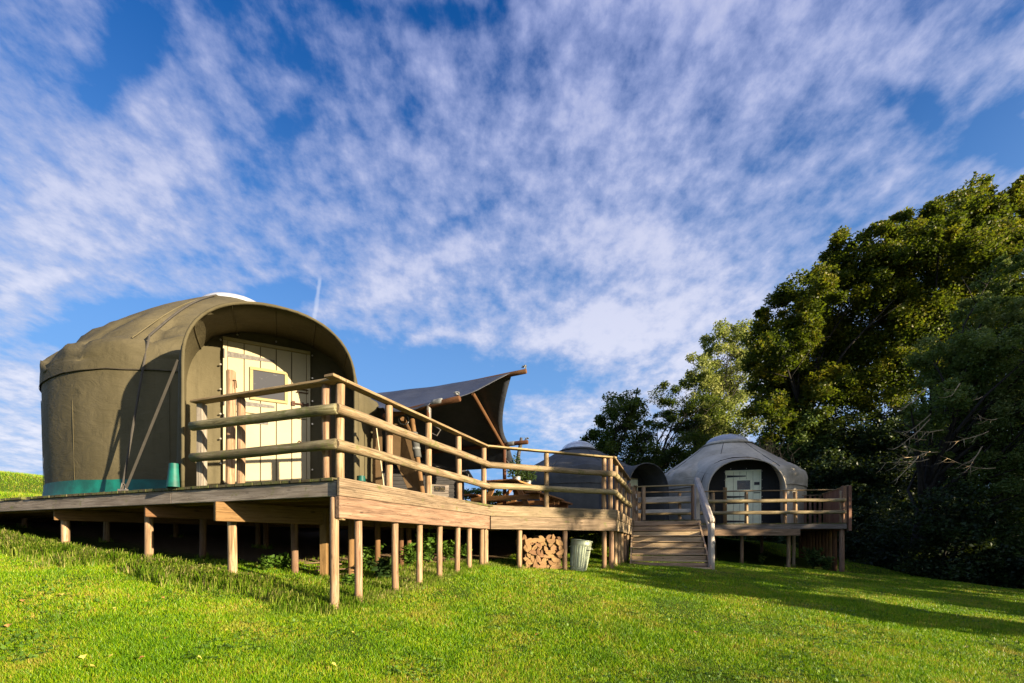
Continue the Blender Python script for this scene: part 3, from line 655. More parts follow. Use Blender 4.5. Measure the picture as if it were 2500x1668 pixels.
def yurt(label, c, zb, Rr, hw, hc, hcr, hd, rc, f, hood_c, W, hs, ht, rec, Lb, dw, dh, doff, m_body, m_in, paint, trim, glass, strap, green=True, grow=(.06, .05), split=.55, seams=8, seed=0, rail_dome=True, studs=True, wall_in=.985, M_dome=None, m_seam=None, bulge=-.03, hemd=.38, nsw=18, flare=0.0, wrk=1.2):
    root = thing('yurt', label, 'yurt', (c[0], c[1], zb))
    T = Matrix.Translation((c[0], c[1], zb))
    N = 200
    def surf(name, prof, mat, wr=0.0, thick=0, swag=0):
        V, Fc = [], []
        for j, (r, z, w_) in enumerate(prof):
            for k in range(N):
                a = 2 * math.pi * k / N; ca, sa = math.cos(a), math.sin(a)
                q = noise.noise(Vector((ca * 3.2, sa * 3.2, z * 1.6 + seed))) + .5 * noise.noise(Vector((ca * 7, sa * 7, z * 5 + seed)))
                fold = noise.noise(Vector((ca * 2.2 + 9, sa * 2.2, z * 7.0 + seed))) + .8 * (1 - abs(noise.noise(Vector((ca * 4 + 3, sa * 4, z * 4.0 + seed))))) ** 6
                sw = (w_ / .05) if w_ > .023 else 0
                s9 = abs(math.sin(a * nsw / 2 + .4)); dz_ = .050 * sw * (s9 ** .6 - 1) * (1 if z > hw - .05 else 0)
                V.append((ca * (r + w_ * q), sa * (r + w_ * q), z + w_ * (.9 * fold) + dz_ * (1.5 if green else 1) + (.028 * math.sin(a * nsw + seed) * swag)))
        for j in range(len(prof) - 1):
            for k in range(N):
                p, q = j * N + k, j * N + (k + 1) % N; Fc.append((p, q, q + N, p + N))
        return mesh(name, V, Fc, mat, root, T, smooth=True)
    # wall, with a slight lean and soft folds
    wl = [(Rr * (wall_in + (1 - wall_in) * (z / hw)) , z, .012 + .012 * math.sin(z * 3) ** 2) for z in np.linspace(0, hw + .05, 16)]
    surf('wall_canvas', wl, m_body)
    if green:
        sk = [(Rr * wall_in + .012 + .035 * (1 - z / .24) ** 2, z, .014) for z in np.linspace(0, .24, 6)]
        surf('skirt', sk, M_green)
    # roof: hem, rounded eave, cone with a little sag
    pr = []
    hem = hw - hemd
    for z in np.linspace(hem, hw, 7): pr.append((Rr + .016, z, .030))
    for k in range(1, 9):
        a = k / 8 * R(62); pr.append((Rr + .016 - .30 * (1 - math.cos(a)), hw + (hc - hw) * math.sin(a) / math.sin(R(62)), .05 * wrk))
    r0, z0 = pr[-1][0], pr[-1][1]
    for k in range(1, 25):
        q = k / 24; r = r0 + (rc - r0) * q; z = z0 + (hcr - z0) * q + bulge * math.sin(q * math.pi)
        pr.append((r, z, .07 * wrk * max(0, 1 - q * 2.2) ** 1.2 + .010))
    surf('roof_canvas', pr, m_body)
    hm = [(Rr + .018 , hem - .005, .022), (Rr + .024, hem + .004, .022), (Rr + .018, hem + .012, .022)]
    surf('hem_rope', hm, M_seam)
    # crown cover of clear vinyl
    V, Fc = [], []; nk, nj = 40, 8
    for j in range(nj + 1):
        a = j / nj * R(90); r = (rc + .04) * math.cos(a); z = hcr - .03 + (hd - hcr + .03) * math.sin(a) ** 1.15
        for k in range(nk):
            b_ = 2 * math.pi * k / nk; s_ = 1 - .04 * abs(math.sin(b_ * 4)) * math.sin(a * 2)
            V.append((r * math.cos(b_), r * math.sin(b_), z * s_ + (1 - s_) * hcr))
    for j in range(nj):
        for k in range(nk):
            p, q = j * nk + k, j * nk + (k + 1) % nk; Fc.append((p, q, q + nk, p + nk))
    mesh('crown_dome', V, Fc, M_dome or M_vinyl, root, T, smooth=True)
    if rail_dome:
        for aa in (20, 65, 110, 155):
            pts = []
            for k in range(13):
                q = -1 + 2 * k / 12; rr_ = rc * .97 * q
                pts.append((rr_ * math.cos(R(aa)), rr_ * math.sin(R(aa)), hcr - .05 + (hd - hcr) * .93 * math.sqrt(max(0, 1 - q * q))))
            o = MB().tube(pts, .016, 6); o.build('crown_hoop', M_iron, root, T, smooth=True)
    cp = [(rc + .30, hcr - .30 * (hcr - z0) / (r0 - rc) + .02), (rc + .32, hcr - .32 * (hcr - z0) / (r0 - rc) + .03), (rc + .0, hcr + .012), (rc - .02, hcr + .002)]
    surf('crown_cap', [(r_, z_, .004) for r_, z_ in cp], m_body)
    # radial seams
    sm = MB()
    for k in range(seams):
        a = 2 * math.pi * (k + .3) / seams; pts = [Vector(((r_ + .004) * math.cos(a), (r_ + .004) * math.sin(a), z_ + .006)) for r_, z_, _ in pr[12:]]
        sm.tube(pts, .011, 5)
    sm.build('roof_seam', m_seam or m_body, root, T, smooth=True)
    for k in range(12):
        a = 2 * math.pi * (k + .45) / 12; MB().tube([(math.cos(a) * (r_ + .004), math.sin(a) * (r_ + .004), z_) for r_, z_, _ in wl[:-3]], .004, 5).build('wall_seam', m_seam or m_body, root, T, smooth=True)
    # porch hood
    f = Vector((f[0], f[1], 0)).normalized(); rt = Vector((-f.y, f.x, 0)); hcn = Vector((hood_c[0], hood_c[1], zb))
    prof = [(-W / 2, z) for z in np.linspace(0, hs, 8)][:-1]
    for k in range(29):
        a = math.pi - math.pi * k / 28; e = 2.0 / 2.3
        cx, sx = math.cos(a), math.sin(a)
        prof.append((W / 2 * math.copysign(abs(cx) ** e, cx), hs + (ht - hs) * abs(sx) ** e))
    prof += [(W / 2, z) for z in np.linspace(hs, 0, 8)][1:]
    def hp(x, z, s_): 
        fl_ = flare * (1 - math.exp(-max(s_, 0) / .18)) * (1 if z < hs else max(0, 1 - (z - hs) / (ht - hs)) ** .5)
        return hcn + rt * (x * (1 + grow[0] * s_ + fl_)) - f * s_ + Vector((0, 0, z * (1 + grow[1] * s_) if z > 0 else z))
    V, Fc = [], []; ns = 12; n = len(prof)
    for j in range(ns + 1):
        s_ = Lb * j / ns
        for i, (x, z) in enumerate(prof):
            # cloth hangs between three hoops, with a few creases
            sag = -.045 * abs(math.sin(3 * math.pi * i / (n - 1))) ** .7 * min(1, s_ * 3) + .014 * noise.noise(Vector((i * .35, s_ * 3, seed)))
            v = hp(x, z, s_); cdir = Vector((0, 0, hs * .8)); rad = (rt * x + Vector((0, 0, z - hs * .8))); rad = rad.normalized() if rad.length > 1e-4 else rad
            V.append(v + rad * sag if z > .05 else v)
    for j in range(ns):
        for i in range(n - 1): p = j * n + i; Fc.append((p, p + 1, p + n + 1, p + n))
    o = mesh('hood_canvas', [v - Vector((c[0], c[1], zb)) for v in V], Fc, m_body, root, T, smooth=True)
    sl_ = o.modifiers.new('thickness', 'SOLIDIFY'); sl_.thickness = .012; sl_.offset = 0
    hs_ = MB()
    for i in (12, 17, 21, 25, 30):
        hs_.tube([Vector(V[j * n + i]) - Vector((c[0], c[1], zb)) - Vector((0, 0, .010)) for j in range(ns + 1)], .012, 5)
    hs_.build('hood_seam', m_seam or m_body, root, T, smooth=True)
    # rolled front edge
    mb = MB()
    pts = [hp(x * 1.0, z, -.0) + (rt * -x).normalized() * .006 - f * -.004 + Vector((0, 0, -.006 if z > hs else 0)) for x, z in prof]
    pts = [p - Vector((c[0], c[1], zb)) for p in pts]
    mb.tube(pts, [.021 + .007 * noise.noise(Vector((i * .7, seed, 0))) for i in range(len(pts))], 8); mb.build('hood_edge', m_body, root, T, smooth=True)
    # flat panel of canvas round the door
    V = [hp(x * .985, z * .99, rec) for x, z in prof]; V2 = [hp(x * .985, z * .99, rec + .02) for x, z in prof]
    # grid so that the cloth can ripple
    nxp, nzp = 26, 26; G, GF = [], []
    for iz in range(nzp + 1):
        z = ht * .995 * iz / nzp
        half = W / 2 * .99 if z <= hs else W / 2 * .99 * (max(0, 1 - ((z - hs) / (ht - hs)) ** 2.3)) ** (1 / 2.3)
        for ix in range(nxp + 1):
            x = -half + 2 * half * ix / nxp
            G.append(hp(x, z, rec + .012 * noise.noise(Vector((x * 3, z * 2.2, seed + 3)))) - Vector((c[0], c[1], zb)))
    for iz in range(nzp):
        for ix in range(nxp): p = iz * (nxp + 1) + ix; GF.append((p, p + 1, p + nxp + 2, p + nxp + 1))
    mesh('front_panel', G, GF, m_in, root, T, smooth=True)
    dc = hcn - f * (rec - .03) + rt * doff
    Md = door(root, Vector((dc.x, dc.y, zb + .005)), f, dw, dh, paint, trim, glass, strap, split)
    if studs:
        sb = MB()
        for sx in (-1, 1):
            for z in np.linspace(.12, dh * 1.0, 7): sb.tube([(sx * (dw / 2 + .085), -.012, z), (sx * (dw / 2 + .085), -.036, z)], .013, 8)
        for x in (-.38, .1): sb.tube([(x * dw, -.012, dh + .12), (x * dw, -.036, dh + .12)], .013, 8)
        sb.build('canvas_stud', M_stud, root, Md)
    return root, prof, hp, pr
fl = Vector((.456, -.89, 0)).normalized()
YC = (-5.8, 9.6)
mid = (-3.254, 6.259)
yl, prof, hp, prl = yurt('olive green yurt on the near platform with a cream boarded door under its hood', YC, DZ, 2.88, 2.05, 2.42, 4.16, 4.42, .66, fl, mid, 2.10, 1.62, 2.55, 1.12, 2.9, 1.10, 2.36, -.105,
  M_olive, M_olive, M_cream, M_creamtrim, M_glass, M_iron, seed=1, rail_dome=False, grow=(.03, .03), M_dome=M_vinylw, seams=7, bulge=.13, hemd=.19, flare=.13, wrk=1.6)
Tl = Matrix.Translation((YC[0], YC[1], DZ))
def to_l(v): return Vector(v) - Vector((YC[0], YC[1], DZ))
# green boots at the feet of the hood
for sx in (-1, 1):
    V, Fc = [], []; nj, nk = 5, 14
    for j in range(nj + 1):
        z = .30 * (1 - j / nj); ex = .066 + .03 * (j / nj) ** 1.2
        for k in range(nk):
            a = 2 * math.pi * k / nk; V.append(to_l(hp(sx * 1.07, 0, .12) + Vector((0, 0, z))) + Vector((fl.y, -fl.x, 0)) * (math.cos(a) * ex) + fl * (math.sin(a) * (ex + .06)))
    for j in range(nj):
        for k in range(nk): p, q = j * nk + k, j * nk + (k + 1) % nk; Fc.append((p, q, q + nk, p + nk))
    mesh('hood_boot', V, Fc, M_green, yl, Tl, smooth=True)
# guy ropes over the roof and a webbing brace from the hood
a0 = math.atan2(-.99, .13); rp = [Vector(((r_ + .03) * math.cos(a0), (r_ + .03) * math.sin(a0), z_ + .02)) for r_, z_, _ in prl[::-1] if r_ < 2.93][:26]
g0 = to_l((-5.37, 6.27, DZ + .03))
MB().tube(rp[2:] + [Vector((math.cos(a0) * 2.97, math.sin(a0) * 2.97, 1.75)), g0], .015, 6).build('guy_rope', M_web, yl, Tl)
def strap(p, q, w, par, T):
    p, q = Vector(p), Vector(q); M, Ls = frame(p, q, (0.5, -0.8, 0.1)); b = MB(); b.box(0, Ls, -w / 2, w / 2, -.002, .002)
    b.build('webbing_strap', M_web, par, T @ M)
strap(to_l(hp(-1.07, 1.62, .04)), g0 + Vector((.05, 0, .01)), .030, yl, Tl)
MB().box(g0.x - .05, g0.x + .07, g0.y - .02, g0.y + .02, -.002, .035).build('ground_plate', M_iron, yl, Tl)
MB().tube([g0 + Vector((-.02, 0, 0)), g0 + Vector((0, 0, .09)), g0 + Vector((.04, 0, .07)), g0 + Vector((.05, 0, 0))], .009, 6).build('shackle', M_iron, yl, Tl)

yr = yurt('grey canvas yurt with a sage green boarded door on the far platform by the wood', (9.62, 20.4), DZ, 3.03, 1.98, 2.36, 3.82, 4.2, .84, (-.2, -.98), P(1822, HV, 16.45).xy, 2.62, 1.15, 2.36, .80, 3.0, 1.14, 2.02, .10,
  M_grey_canvas, M_shaded_canvas, M_sage, M_sage, M_darkglass, M_black, green=False, seed=5, grow=(.12, .13), split=.47, M_dome=M_vinylw, rail_dome=False, m_seam=M_dark_canvas)
ym = yurt('dark grey yurt behind the picnic table, seen past the railing, its hood turned right', (3.14, 21.5), DZ, 3.09, 2.15, 2.52, 3.74, 4.15, .76, (.5, -.866), (5.3, 17.6), 2.2, 1.15, 2.42, 1.2, 3.4, 1.0, 1.95, .0,
  M_dark_canvas, M_shaded_canvas, M_sage, M_creamtrim, M_darkglass, M_black, green=False, seed=9, grow=(.02, .02), studs=False)

# ------------------------------------------------------------------ canopy beside the near yurt
q_ = Vector((.93, -.37, 0)).normalized(); w_ = Vector((.37, .93, 0)).normalized()
PN = Vector((-1.56, 8.5, 0)); PF = Vector((-.2, 12.0, 0)); PM = (PN + PF) / 2
ZE, ZR = 2.62, 3.70
t = thing('canopy', 'dark canvas canopy slung over brown poles between the olive yurt and the picnic table', 'canopy', (PM.x, PM.y, DZ))
can = t
def tarp_pt(s_, w):
    """w: -1 near eave .. 0 ridge .. 1 far eave .. 1.25 flap; s_: 0 gable edge .. 1 left end"""
    aw = min(abs(w), 1.0)
    o = .10 + .86 * (1 - aw) ** 1.9
    far = (2.9 + (1.3 * w if w > 0 else 1.9 * w)) if w <= 0 else 2.9 + 1.6 * w
    along = o - s_ * (o + far)
    span = (PF - PN).length / 2
    z = ZR + (ZE - ZR) * aw - .16 * math.sin(math.pi * aw) * (1 - .2 * s_) - .05 * math.sin(math.pi * s_) * (1 - aw) + .05
    z -= .06 * math.sin(s_ * math.pi) * aw if w < 0 else 0
    if w < -1: z -= (-w - 1) * 1.6
    lat = w * span
    if w > 1: z -= (w - 1) * 2.05; lat = span + (w - 1) * span * .85
    if w < 0: z += .10 * (1 - s_) ** 6 * (-w) * 0
    return PM + q_ * along + w_ * lat + Vector((0, 0, z + .02 * noise.noise(Vector((s_ * 5, w * 3, 2)))))
V, Fc = [], []; NSs, NW = 26, 44
for j in range(NW + 1):
    w = -1.07 + 2.34 * j / NW
    for i in range(NSs + 1): V.append(tarp_pt(i / NSs, w) - Vector((PM.x, PM.y, 0)))
for j in range(NW):
    for i in range(NSs): p = j * (NSs + 1) + i; Fc.append((p, p + 1, p + NSs + 2, p + NSs + 1))
o = mesh('tarp', V, Fc, M_tarp, t, Matrix.Translation((PM.x, PM.y, 0)), smooth=True)
sd_ = o.modifiers.new('thickness', 'SOLIDIFY'); sd_.thickness = .008
pole('ridge_pole', PM + q_ * 1.28 + Vector((0, 0, ZR + .03)), PM - q_ * 2.3 + Vector((0, 0, ZR - .16)), .052, M_canopypole, t)
pole('eave_pole', PN + q_ * .66 + Vector((0, 0, ZE + .03)), PN - q_ * 1.0 + Vector((0, 0, ZE - .12)), .055, M_canopypole, t)
pole('eave_pole', PF + q_ * .66 + Vector((0, 0, ZE + .03)), PF - q_ * 3.6 + Vector((0, 0, ZE - .02)), .055, M_canopypole, t)
for pp in (PN, PF):
    pole('post', zat(pp, DZ), zat(pp, ZE - .02), .048, M_canopypole, t)
    pole('post_sleeve', zat(pp, ZE - .34), zat(pp, ZE + .0), .052, M_iron, t)
    pole('pole_wrap', pp + q_ * .08 + Vector((0, 0, ZE + .02)), pp + q_ * .30 + Vector((0, 0, ZE + .03)), .061, M_tape, t)
pole('rafter', zat(PF, ZE - .10), PM + Vector((0, 0, ZR - .30)), .045, M_canopypole, t)
for e_, zz in ((PM + q_ * 1.22, ZR + .11), (PN + q_ * .60, ZE + .12), (PF + q_ * .62, ZE + .11)):   # lashings of cord at the pole ends
    b = MB()
    for k in range(4):
        pts = [Vector((e_.x, e_.y, zz)) + Vector((random.uniform(-.06, .06), random.uniform(-.05, .05), random.uniform(-.02, .05))) for _ in range(5)]
        b.tube(pts, .009, 5)
    b.build('lashing', M_tape, t)
MB().tube([zat(PN + q_ * .08, ZE - .38), zat(PN + q_ * .26, ZE - .50), zat(PN + q_ * .18, ZE - .60), zat(PN + q_ * .08, ZE - .55)], .012, 6).build('karabiner', M_iron, t)
MB().tube([zat(PF + q_ * .06, ZE - .40), zat(PF + q_ * .12, ZE - .46), zat(PF + q_ * .1, ZE - .55), zat(PF + q_ * .06, ZE - .52)], .012, 6).build('karabiner', M_iron, t)
# leaning prop, end-on pole and the things below the canopy
a, c = P(1006, 1024, 9.1), P(1036, 1207, 8.9); c.z = DZ
t = thing('leaning_pole', 'brown pole leaning beneath the canopy, bound with grey cloth near its top', 'pole', c)
pole('shaft', c, a, .05, M_canopypole if False else M_joist, t); d_ = (c - a).normalized()
pole('cloth_wrap', a + d_ * .28, a + d_ * .80, .075, M_dark_canvas, t); MB().tube([a + d_ * .60, a + d_ * .64], .083, 12).build('wrap_cord', M_tape, t)
a = P(983, 1022, 8.75); t = thing('cross_pole', 'brown pole seen end-on under the low edge of the canopy, cord round its tip', 'pole', a)
pole('shaft', a, a + Vector((-.35, 2.2, .25)), .055, M_joist, t)
MB().tube([a + Vector((math.cos(k) * .10, .10, math.sin(k) * .09)) for k in np.linspace(0, 6.28, 12)], .012, 6).build('cord', M_tape, t)
def slab(name, label, cat, pts, th, mat):
    pts = [Vector(p) for p in pts]; nrm = (pts[1] - pts[0]).cross(pts[2] - pts[0]).normalized()
    if nrm.y < 0: nrm = -nrm
    n = len(pts); V = pts + [p + nrm * th for p in pts]
    o = mesh(name, V, [tuple(range(n)), tuple(range(2 * n - 1, n - 1, -1))] + [((i + 1) % n, i, i + n, (i + 1) % n + n) for i in range(n)], mat)
    return tag(o, label, cat)
Yb = 9.55
slab('hanging_canvas', 'slanting tan canvas panel hanging in the shade below the canopy', 'canvas', [P(956, 1030, Yb), P(980, 1040, Yb), P(1013, 1078, Yb - .1), P(1030, 1206, Yb - .3), P(1000, 1204, Yb - .3), P(976, 1150, Yb), P(956, 1108, Yb)], .02, M_tancanvas)
slab('tent_flap', 'narrow tan canvas flap beside the right wall of the olive yurt', 'canvas', [P(910, 1030, 9.3), P(932, 1040, 9.3), P(934, 1186, 9.3), P(910, 1180, 9.3)], .02, M_tancanvas)
t = MB().tube([P(919, 1046, 9.0), P(937, 1186, 8.9)], .013, 6).build('tent_pole', M_cream); tag(t, 'thin pale tent pole leaning by the right wall of the olive yurt', 'pole')
# hut
t = thing('kitchen_hut', 'small dark boarded hut with a gutter, beyond the canopy', 'hut', (-1.75, 13.4, DZ))
hx0, hx1, hy0, hy1 = -5.2, -1.62, 13.3, 15.3
b = MB()
for k in range(13):
    z = DZ + .0 + k * .115
    for (x0, x1, y0, y1) in ((hx0, hx1, hy0 - .012, hy0 + .03),):
        V = [(x0, y0 - .014, z), (x1, y0 - .014, z), (x1, y0 + .004, z + .12), (x0, y0 + .004, z + .12), (x0, y1, z), (x1, y1, z), (x1, y1, z + .12), (x0, y1, z + .12)]
        b.add(V, [(0, 1, 2, 3), (5, 4, 7, 6), (0, 3, 7, 4), (1, 5, 6, 2), (3, 2, 6, 7), (0, 4, 5, 1)])
b.build('wall', M_shed, t)
b = MB()
for k in range(12):
    z = DZ + k * .125; b.box(hx1 - .02, hx1 + .012, hy0 + .03, hy1 - .001, z, z + .118)
b.build('wall', M_shed, t)
MB().box(hx0 - .01, hx0 + .02, hy0 + .03, hy1 - .001, DZ, DZ + 1.5).build('wall', M_shed, t); MB().box(hx0, hx1, hy1, hy1 + .03, DZ, DZ + 1.45).build('wall', M_shed, t)
rf = mesh('roof', [(hx0 - .2, hy0 - .25, 2.95), (hx1 + .30, hy0 - .25, 2.06), (hx1 + .30, hy1 + .2, 2.06), (hx0 - .2, hy1 + .2, 2.95), (hx0 - .2, hy0 - .25, 3.03), (hx1 + .30, hy0 - .25, 2.14), (hx1 + .30, hy1 + .2, 2.14), (hx0 - .2, hy1 + .2, 3.03)],
  [(3, 2, 1, 0), (4, 5, 6, 7), (0, 1, 5, 4), (1, 2, 6, 5), (2, 3, 7, 6), (3, 0, 4, 7)], M_shed, t)
MB().tube([(hx1 + .36, hy0 - .35, 2.07), (hx1 + .36, hy1 + .2, 2.09)], .055, 8).build('gutter', M_black, rf)
MB().tube([(hx1 + .36, hy0 - .2, 2.05), (hx1 + .36, hy0 - .2, 1.93), (hx1 + .20, hy0 - .15, 1.84), (hx1 + .06, hy0 - .06, 1.80), (hx1 + .06, hy0 - .06, .75)], .032, 8).build('downpipe', M_black, rf)
t = thing('cabinet', 'weathered grey boarded cabinet with a small window, beneath the canopy', 'cabinet', P(1079, 1212, 11.6))
c0 = P(1079, HV, 11.6); M = Matrix.Translation((c0.x, c0.y, DZ)) @ Matrix.Rotation(R(20), 4, 'Z')
b = MB()
for k in range(4): b.box(-.27, .18, -.0, .35, .0 + k * .145, .138 + k * .145)
b.build('body', M_grey, t, M)
MB().box(-.27, .18, .0, .34, .585, .80).build('top_panel', M_grey, t, M); MB().box(-.20, .08, -.012, -.001, .62, .76).build('window_pane', M_darkglass, t, M)
MB().box(-.36, -.285, -.02, .3, 0, .86).build('side_board', M_grey, t, M)
for k in range(4):
    p = P(1096 + k * 7.5, HV, 12.3); t = thing('bottle', 'dark bottle with a red cap in the row under the canopy', 'bottle', (p.x, p.y, DZ + .18), 'red-capped bottles under the canopy')
    Mt = Matrix.Translation((p.x, p.y, DZ + .18))
    MB().tube([(0, 0, 0), (0, 0, .15), (0, 0, .19), (0, 0, .25)], [.032, .032, .014, .013], 10).build('glass', M_bottle, t, Mt); MB().tube([(0, 0, .25), (0, 0, .31)], .022, 8).build('cap', M_red, t, Mt)
p = P(1107, HV, 12.35); tag(MB().box(p.x - .25, p.x + .25, p.y - .12, p.y + .12, DZ, DZ + .18).build('crate', M_shed), 'low dark crate under the row of red-capped bottles', 'crate')
# ------------------------------------------------------------------ picnic table
tt = Vector((.39, .92, 0)).normalized(); pp_ = Vector((.92, -.39, 0)).normalized()
o0 = Vector((-.29, 10.42, 0))
t = thing('picnic_table', 'orange-brown timber picnic table with attached benches on the platform', 'table', zat(o0 + tt * 1.0, DZ))
TL = 2.05
for k in range(5): beam('table_plank', zat(o0 + pp_ * (-.30 + k * .152), DZ + .745), zat(o0 + tt * TL + pp_ * (-.30 + k * .152), DZ + .745), .142, .04, M_table, t)
for s_ in (-1, 1):
    for k in range(2): beam('bench_plank', zat(o0 + pp_ * (s_ * (.70 + .15 * k)) - tt * .02, DZ + .445), zat(o0 + tt * (TL + .02) + pp_ * (s_ * (.70 + .15 * k)), DZ + .445), .14, .04, M_table, t)
for e_ in (.28, TL - .28):
    beam('bench_bearer', zat(o0 + tt * e_ - pp_ * .88, DZ + .365), zat(o0 + tt * e_ + pp_ * .88, DZ + .365), .045, .12, M_table, t)
    beam('table_bearer', zat(o0 + tt * (e_ + .046) - pp_ * .36, DZ + .67), zat(o0 + tt * (e_ + .046) + pp_ * .36, DZ + .67), .045, .10, M_table, t)
    for s_ in (-1, 1): beam('leg', zat(o0 + tt * (e_ + .046) + pp_ * (s_ * .28), DZ + .70), zat(o0 + tt * (e_ + .046) + pp_ * (s_ * .64), DZ + .0), .045, .12, M_table, t, up=(tt.y, -tt.x, 0) if False else (0, 0, 1))
    beam('brace', zat(o0 + tt * e_, DZ + .38), zat(o0 + tt * (1.02 + (e_ - 1.02) * .25), DZ + .70), .04, .09, M_table, t)
# second table end seen further right
o2 = Vector((1.02, 11.9, 0)); t = thing('picnic_table', 'second brown picnic table, only its low bench end seen right of the first table', 'table', zat(o2, DZ))
for k in range(2): beam('bench_plank', zat(o2 + pp_ * (.0 + .15 * k) - tt * .5, DZ + .43), zat(o2 + tt * 1.3 + pp_ * (.0 + .15 * k), DZ + .43), .14, .05, M_table, t)
for e_ in (-.3, .9):
    beam('bench_bearer', zat(o2 + tt * e_ - pp_ * .35, DZ + .345), zat(o2 + tt * e_ + pp_ * .2, DZ + .345), .045, .12, M_table, t)
    beam('leg', zat(o2 + tt * (e_ + .046) + pp_ * -.1, DZ + .38), zat(o2 + tt * (e_ + .046) + pp_ * .06, DZ), .045, .12, M_table, t)
# ------------------------------------------------------------------ driftwood post and pots
a = [P(1256, 1200, 12.3), P(1262, 1150, 12.3), P(1266, 1108, 12.3), P(1271, 1086, 12.3), P(1273, 1069, 12.3)]; a[0].z = DZ
t = MB().tube(a, [.06, .055, .05, .055, .04], 9, jit=.12).build('driftwood_post', M_shed, smooth=True); tag(t, 'crooked grey driftwood post standing beside the canopy corner', 'post')
def leaf_mesh(name, pts, size, mat, parent=None, M=None, droop=.3, tone=None, up_bias=.5, aspect=.55, fold=True, seed=0):
    """many leaf-shaped faces at the points given, each with its own turn and tone"""
    r = np.random.default_rng(seed); pts = np.asarray(pts, float); n = len(pts)
    sz = size * (.6 + .8 * r.random(n)) if np.isscalar(size) else size
    d = r.normal(size=(n, 3)); d[:, 2] *= .6; d /= np.linalg.norm(d, axis=1)[:, None]
    nr = r.normal(size=(n, 3)); nr[:, 2] = np.abs(nr[:, 2]) + up_bias
    s = np.cross(nr, d); s /= np.linalg.norm(s, axis=1)[:, None]
    nn = np.cross(d, s)
    L = sz[:, None] * d; Wd = (sz * aspect * .5)[:, None] * s; dn = nn * (sz * .12)[:, None]
    v = np.stack([pts, pts + L * .45 + Wd - dn, pts + L, pts + L * .45 - Wd - dn], 1).reshape(-1, 3)
    me = bpy.data.meshes.new(name)
    me.vertices.add(4 * n); me.vertices.foreach_set('co', v.ravel())
    me.loops.add(6 * n); me.polygons.add(2 * n)
    b0 = np.arange(n) * 4
    li = np.stack([b0, b0 + 1, b0 + 2, b0, b0 + 2, b0 + 3], 1).ravel()
    me.loops.foreach_set('vertex_index', li.astype(np.int32)); me.polygons.foreach_set('loop_start', (np.arange(2 * n) * 3).astype(np.int32))
    me.update(calc_edges=True); me.materials.append(mat)
    tn = r.random(n) if tone is None else tone
    at = me.attributes.new('tone', 'FLOAT', 'POINT'); at.data.foreach_set('value', np.repeat(tn, 4).astype(np.float32))
    return link(bpy.data.objects.new(name, me), parent, M)
M_ivy = leafmat('shrub_leaves', (.012, .028, .008), (.03, .065, .015), (.07, .12, .03))
M_nettle = leafmat('nettle_leaves', (.04, .09, .01), (.09, .18, .02), (.16, .26, .04))
for (u, v0, v1, vt, Y, hr, lab) in ((1261, 1170, 1160, 1118, 10.9, .17, 'leafy dark plant in a pale pot at the near end of the picnic table'), (1287, 1184, 1174, 1138, 11.6, .17, 'bushy plant in a zinc pot further along the picnic table')):
    c = P(u, HV, Y); zt = DZ + .766; t = thing('potted_plant', lab, 'plant', (c.x, c.y, zt)); Mt = Matrix.Translation((c.x, c.y, zt))
    MB().tube([(0, 0, 0), (0, 0, .12), (0, 0, .13)], [.08, .105, .11], 16).build('pot', M_pot, t, Mt)
    n = 700; q = rng.normal(size=(n, 3)); q /= np.linalg.norm(q, axis=1)[:, None]; q *= (rng.random(n) ** .4)[:, None] * np.array([.24, .24, .20]); q[:, 2] += .28
    if vt < 1130: q[:120] *= np.array([.5, .5, 1]); q[:120, 2] += .22
    leaf_mesh('foliage', q, .055, M_ivy, t, Mt, seed=u)
    b = MB()
    for k in range(7): b.tube([(0, 0, .1), (random.uniform(-.1, .1), random.uniform(-.1, .1), .42)], .006, 5)
    b.build('stem', M_trunk, t, Mt)
# ------------------------------------------------------------------ firewood and bin under the platform
wd = -inward(bc)                                   # faces the lawn
p1, p2 = on_line(B_ - oBC * .12, bc, 1278), on_line(B_ - oBC * .12, bc, 1371)
Wd_ = (p2 - p1).length
logs = []
for k in range(7):
    Rr = random.uniform(.072, .105); ang = R(random.choice((85, 100, 120, 165))); n = 7
    pr_ = [(0, 0)] + [(Rr * math.cos(ang * j / n) * random.uniform(.93, 1.05), Rr * math.sin(ang * j / n) * random.uniform(.93, 1.05)) for j in range(n + 1)]
    cx_, cy_ = sum(x for x, _ in pr_) / len(pr_), sum(y for _, y in pr_) / len(pr_); pr_ = [(x - cx_, y - cy_) for x, y in pr_]
    m_ = len(pr_); V = [(x, -.19, y) for x, y in pr_] + [(x * .97, .19, y * .97) for x, y in pr_]
    me = bpy.data.meshes.new('split_log'); Fl = [tuple(range(m_)), tuple(range(2 * m_ - 1, m_ - 1, -1))] + [((i + 1) % m_, i, i + m_, (i + 1) % m_ + m_) for i in range(m_)]
    me.from_pydata(V, [], Fl); me.materials.append(M_split); me.materials.append(M_bark); me.update()
    for i, pl in enumerate(me.polygons):
        if 2 < i < len(Fl) - 1: pl.material_index = 1
    logs.append(me)
rows = 9; per = 7
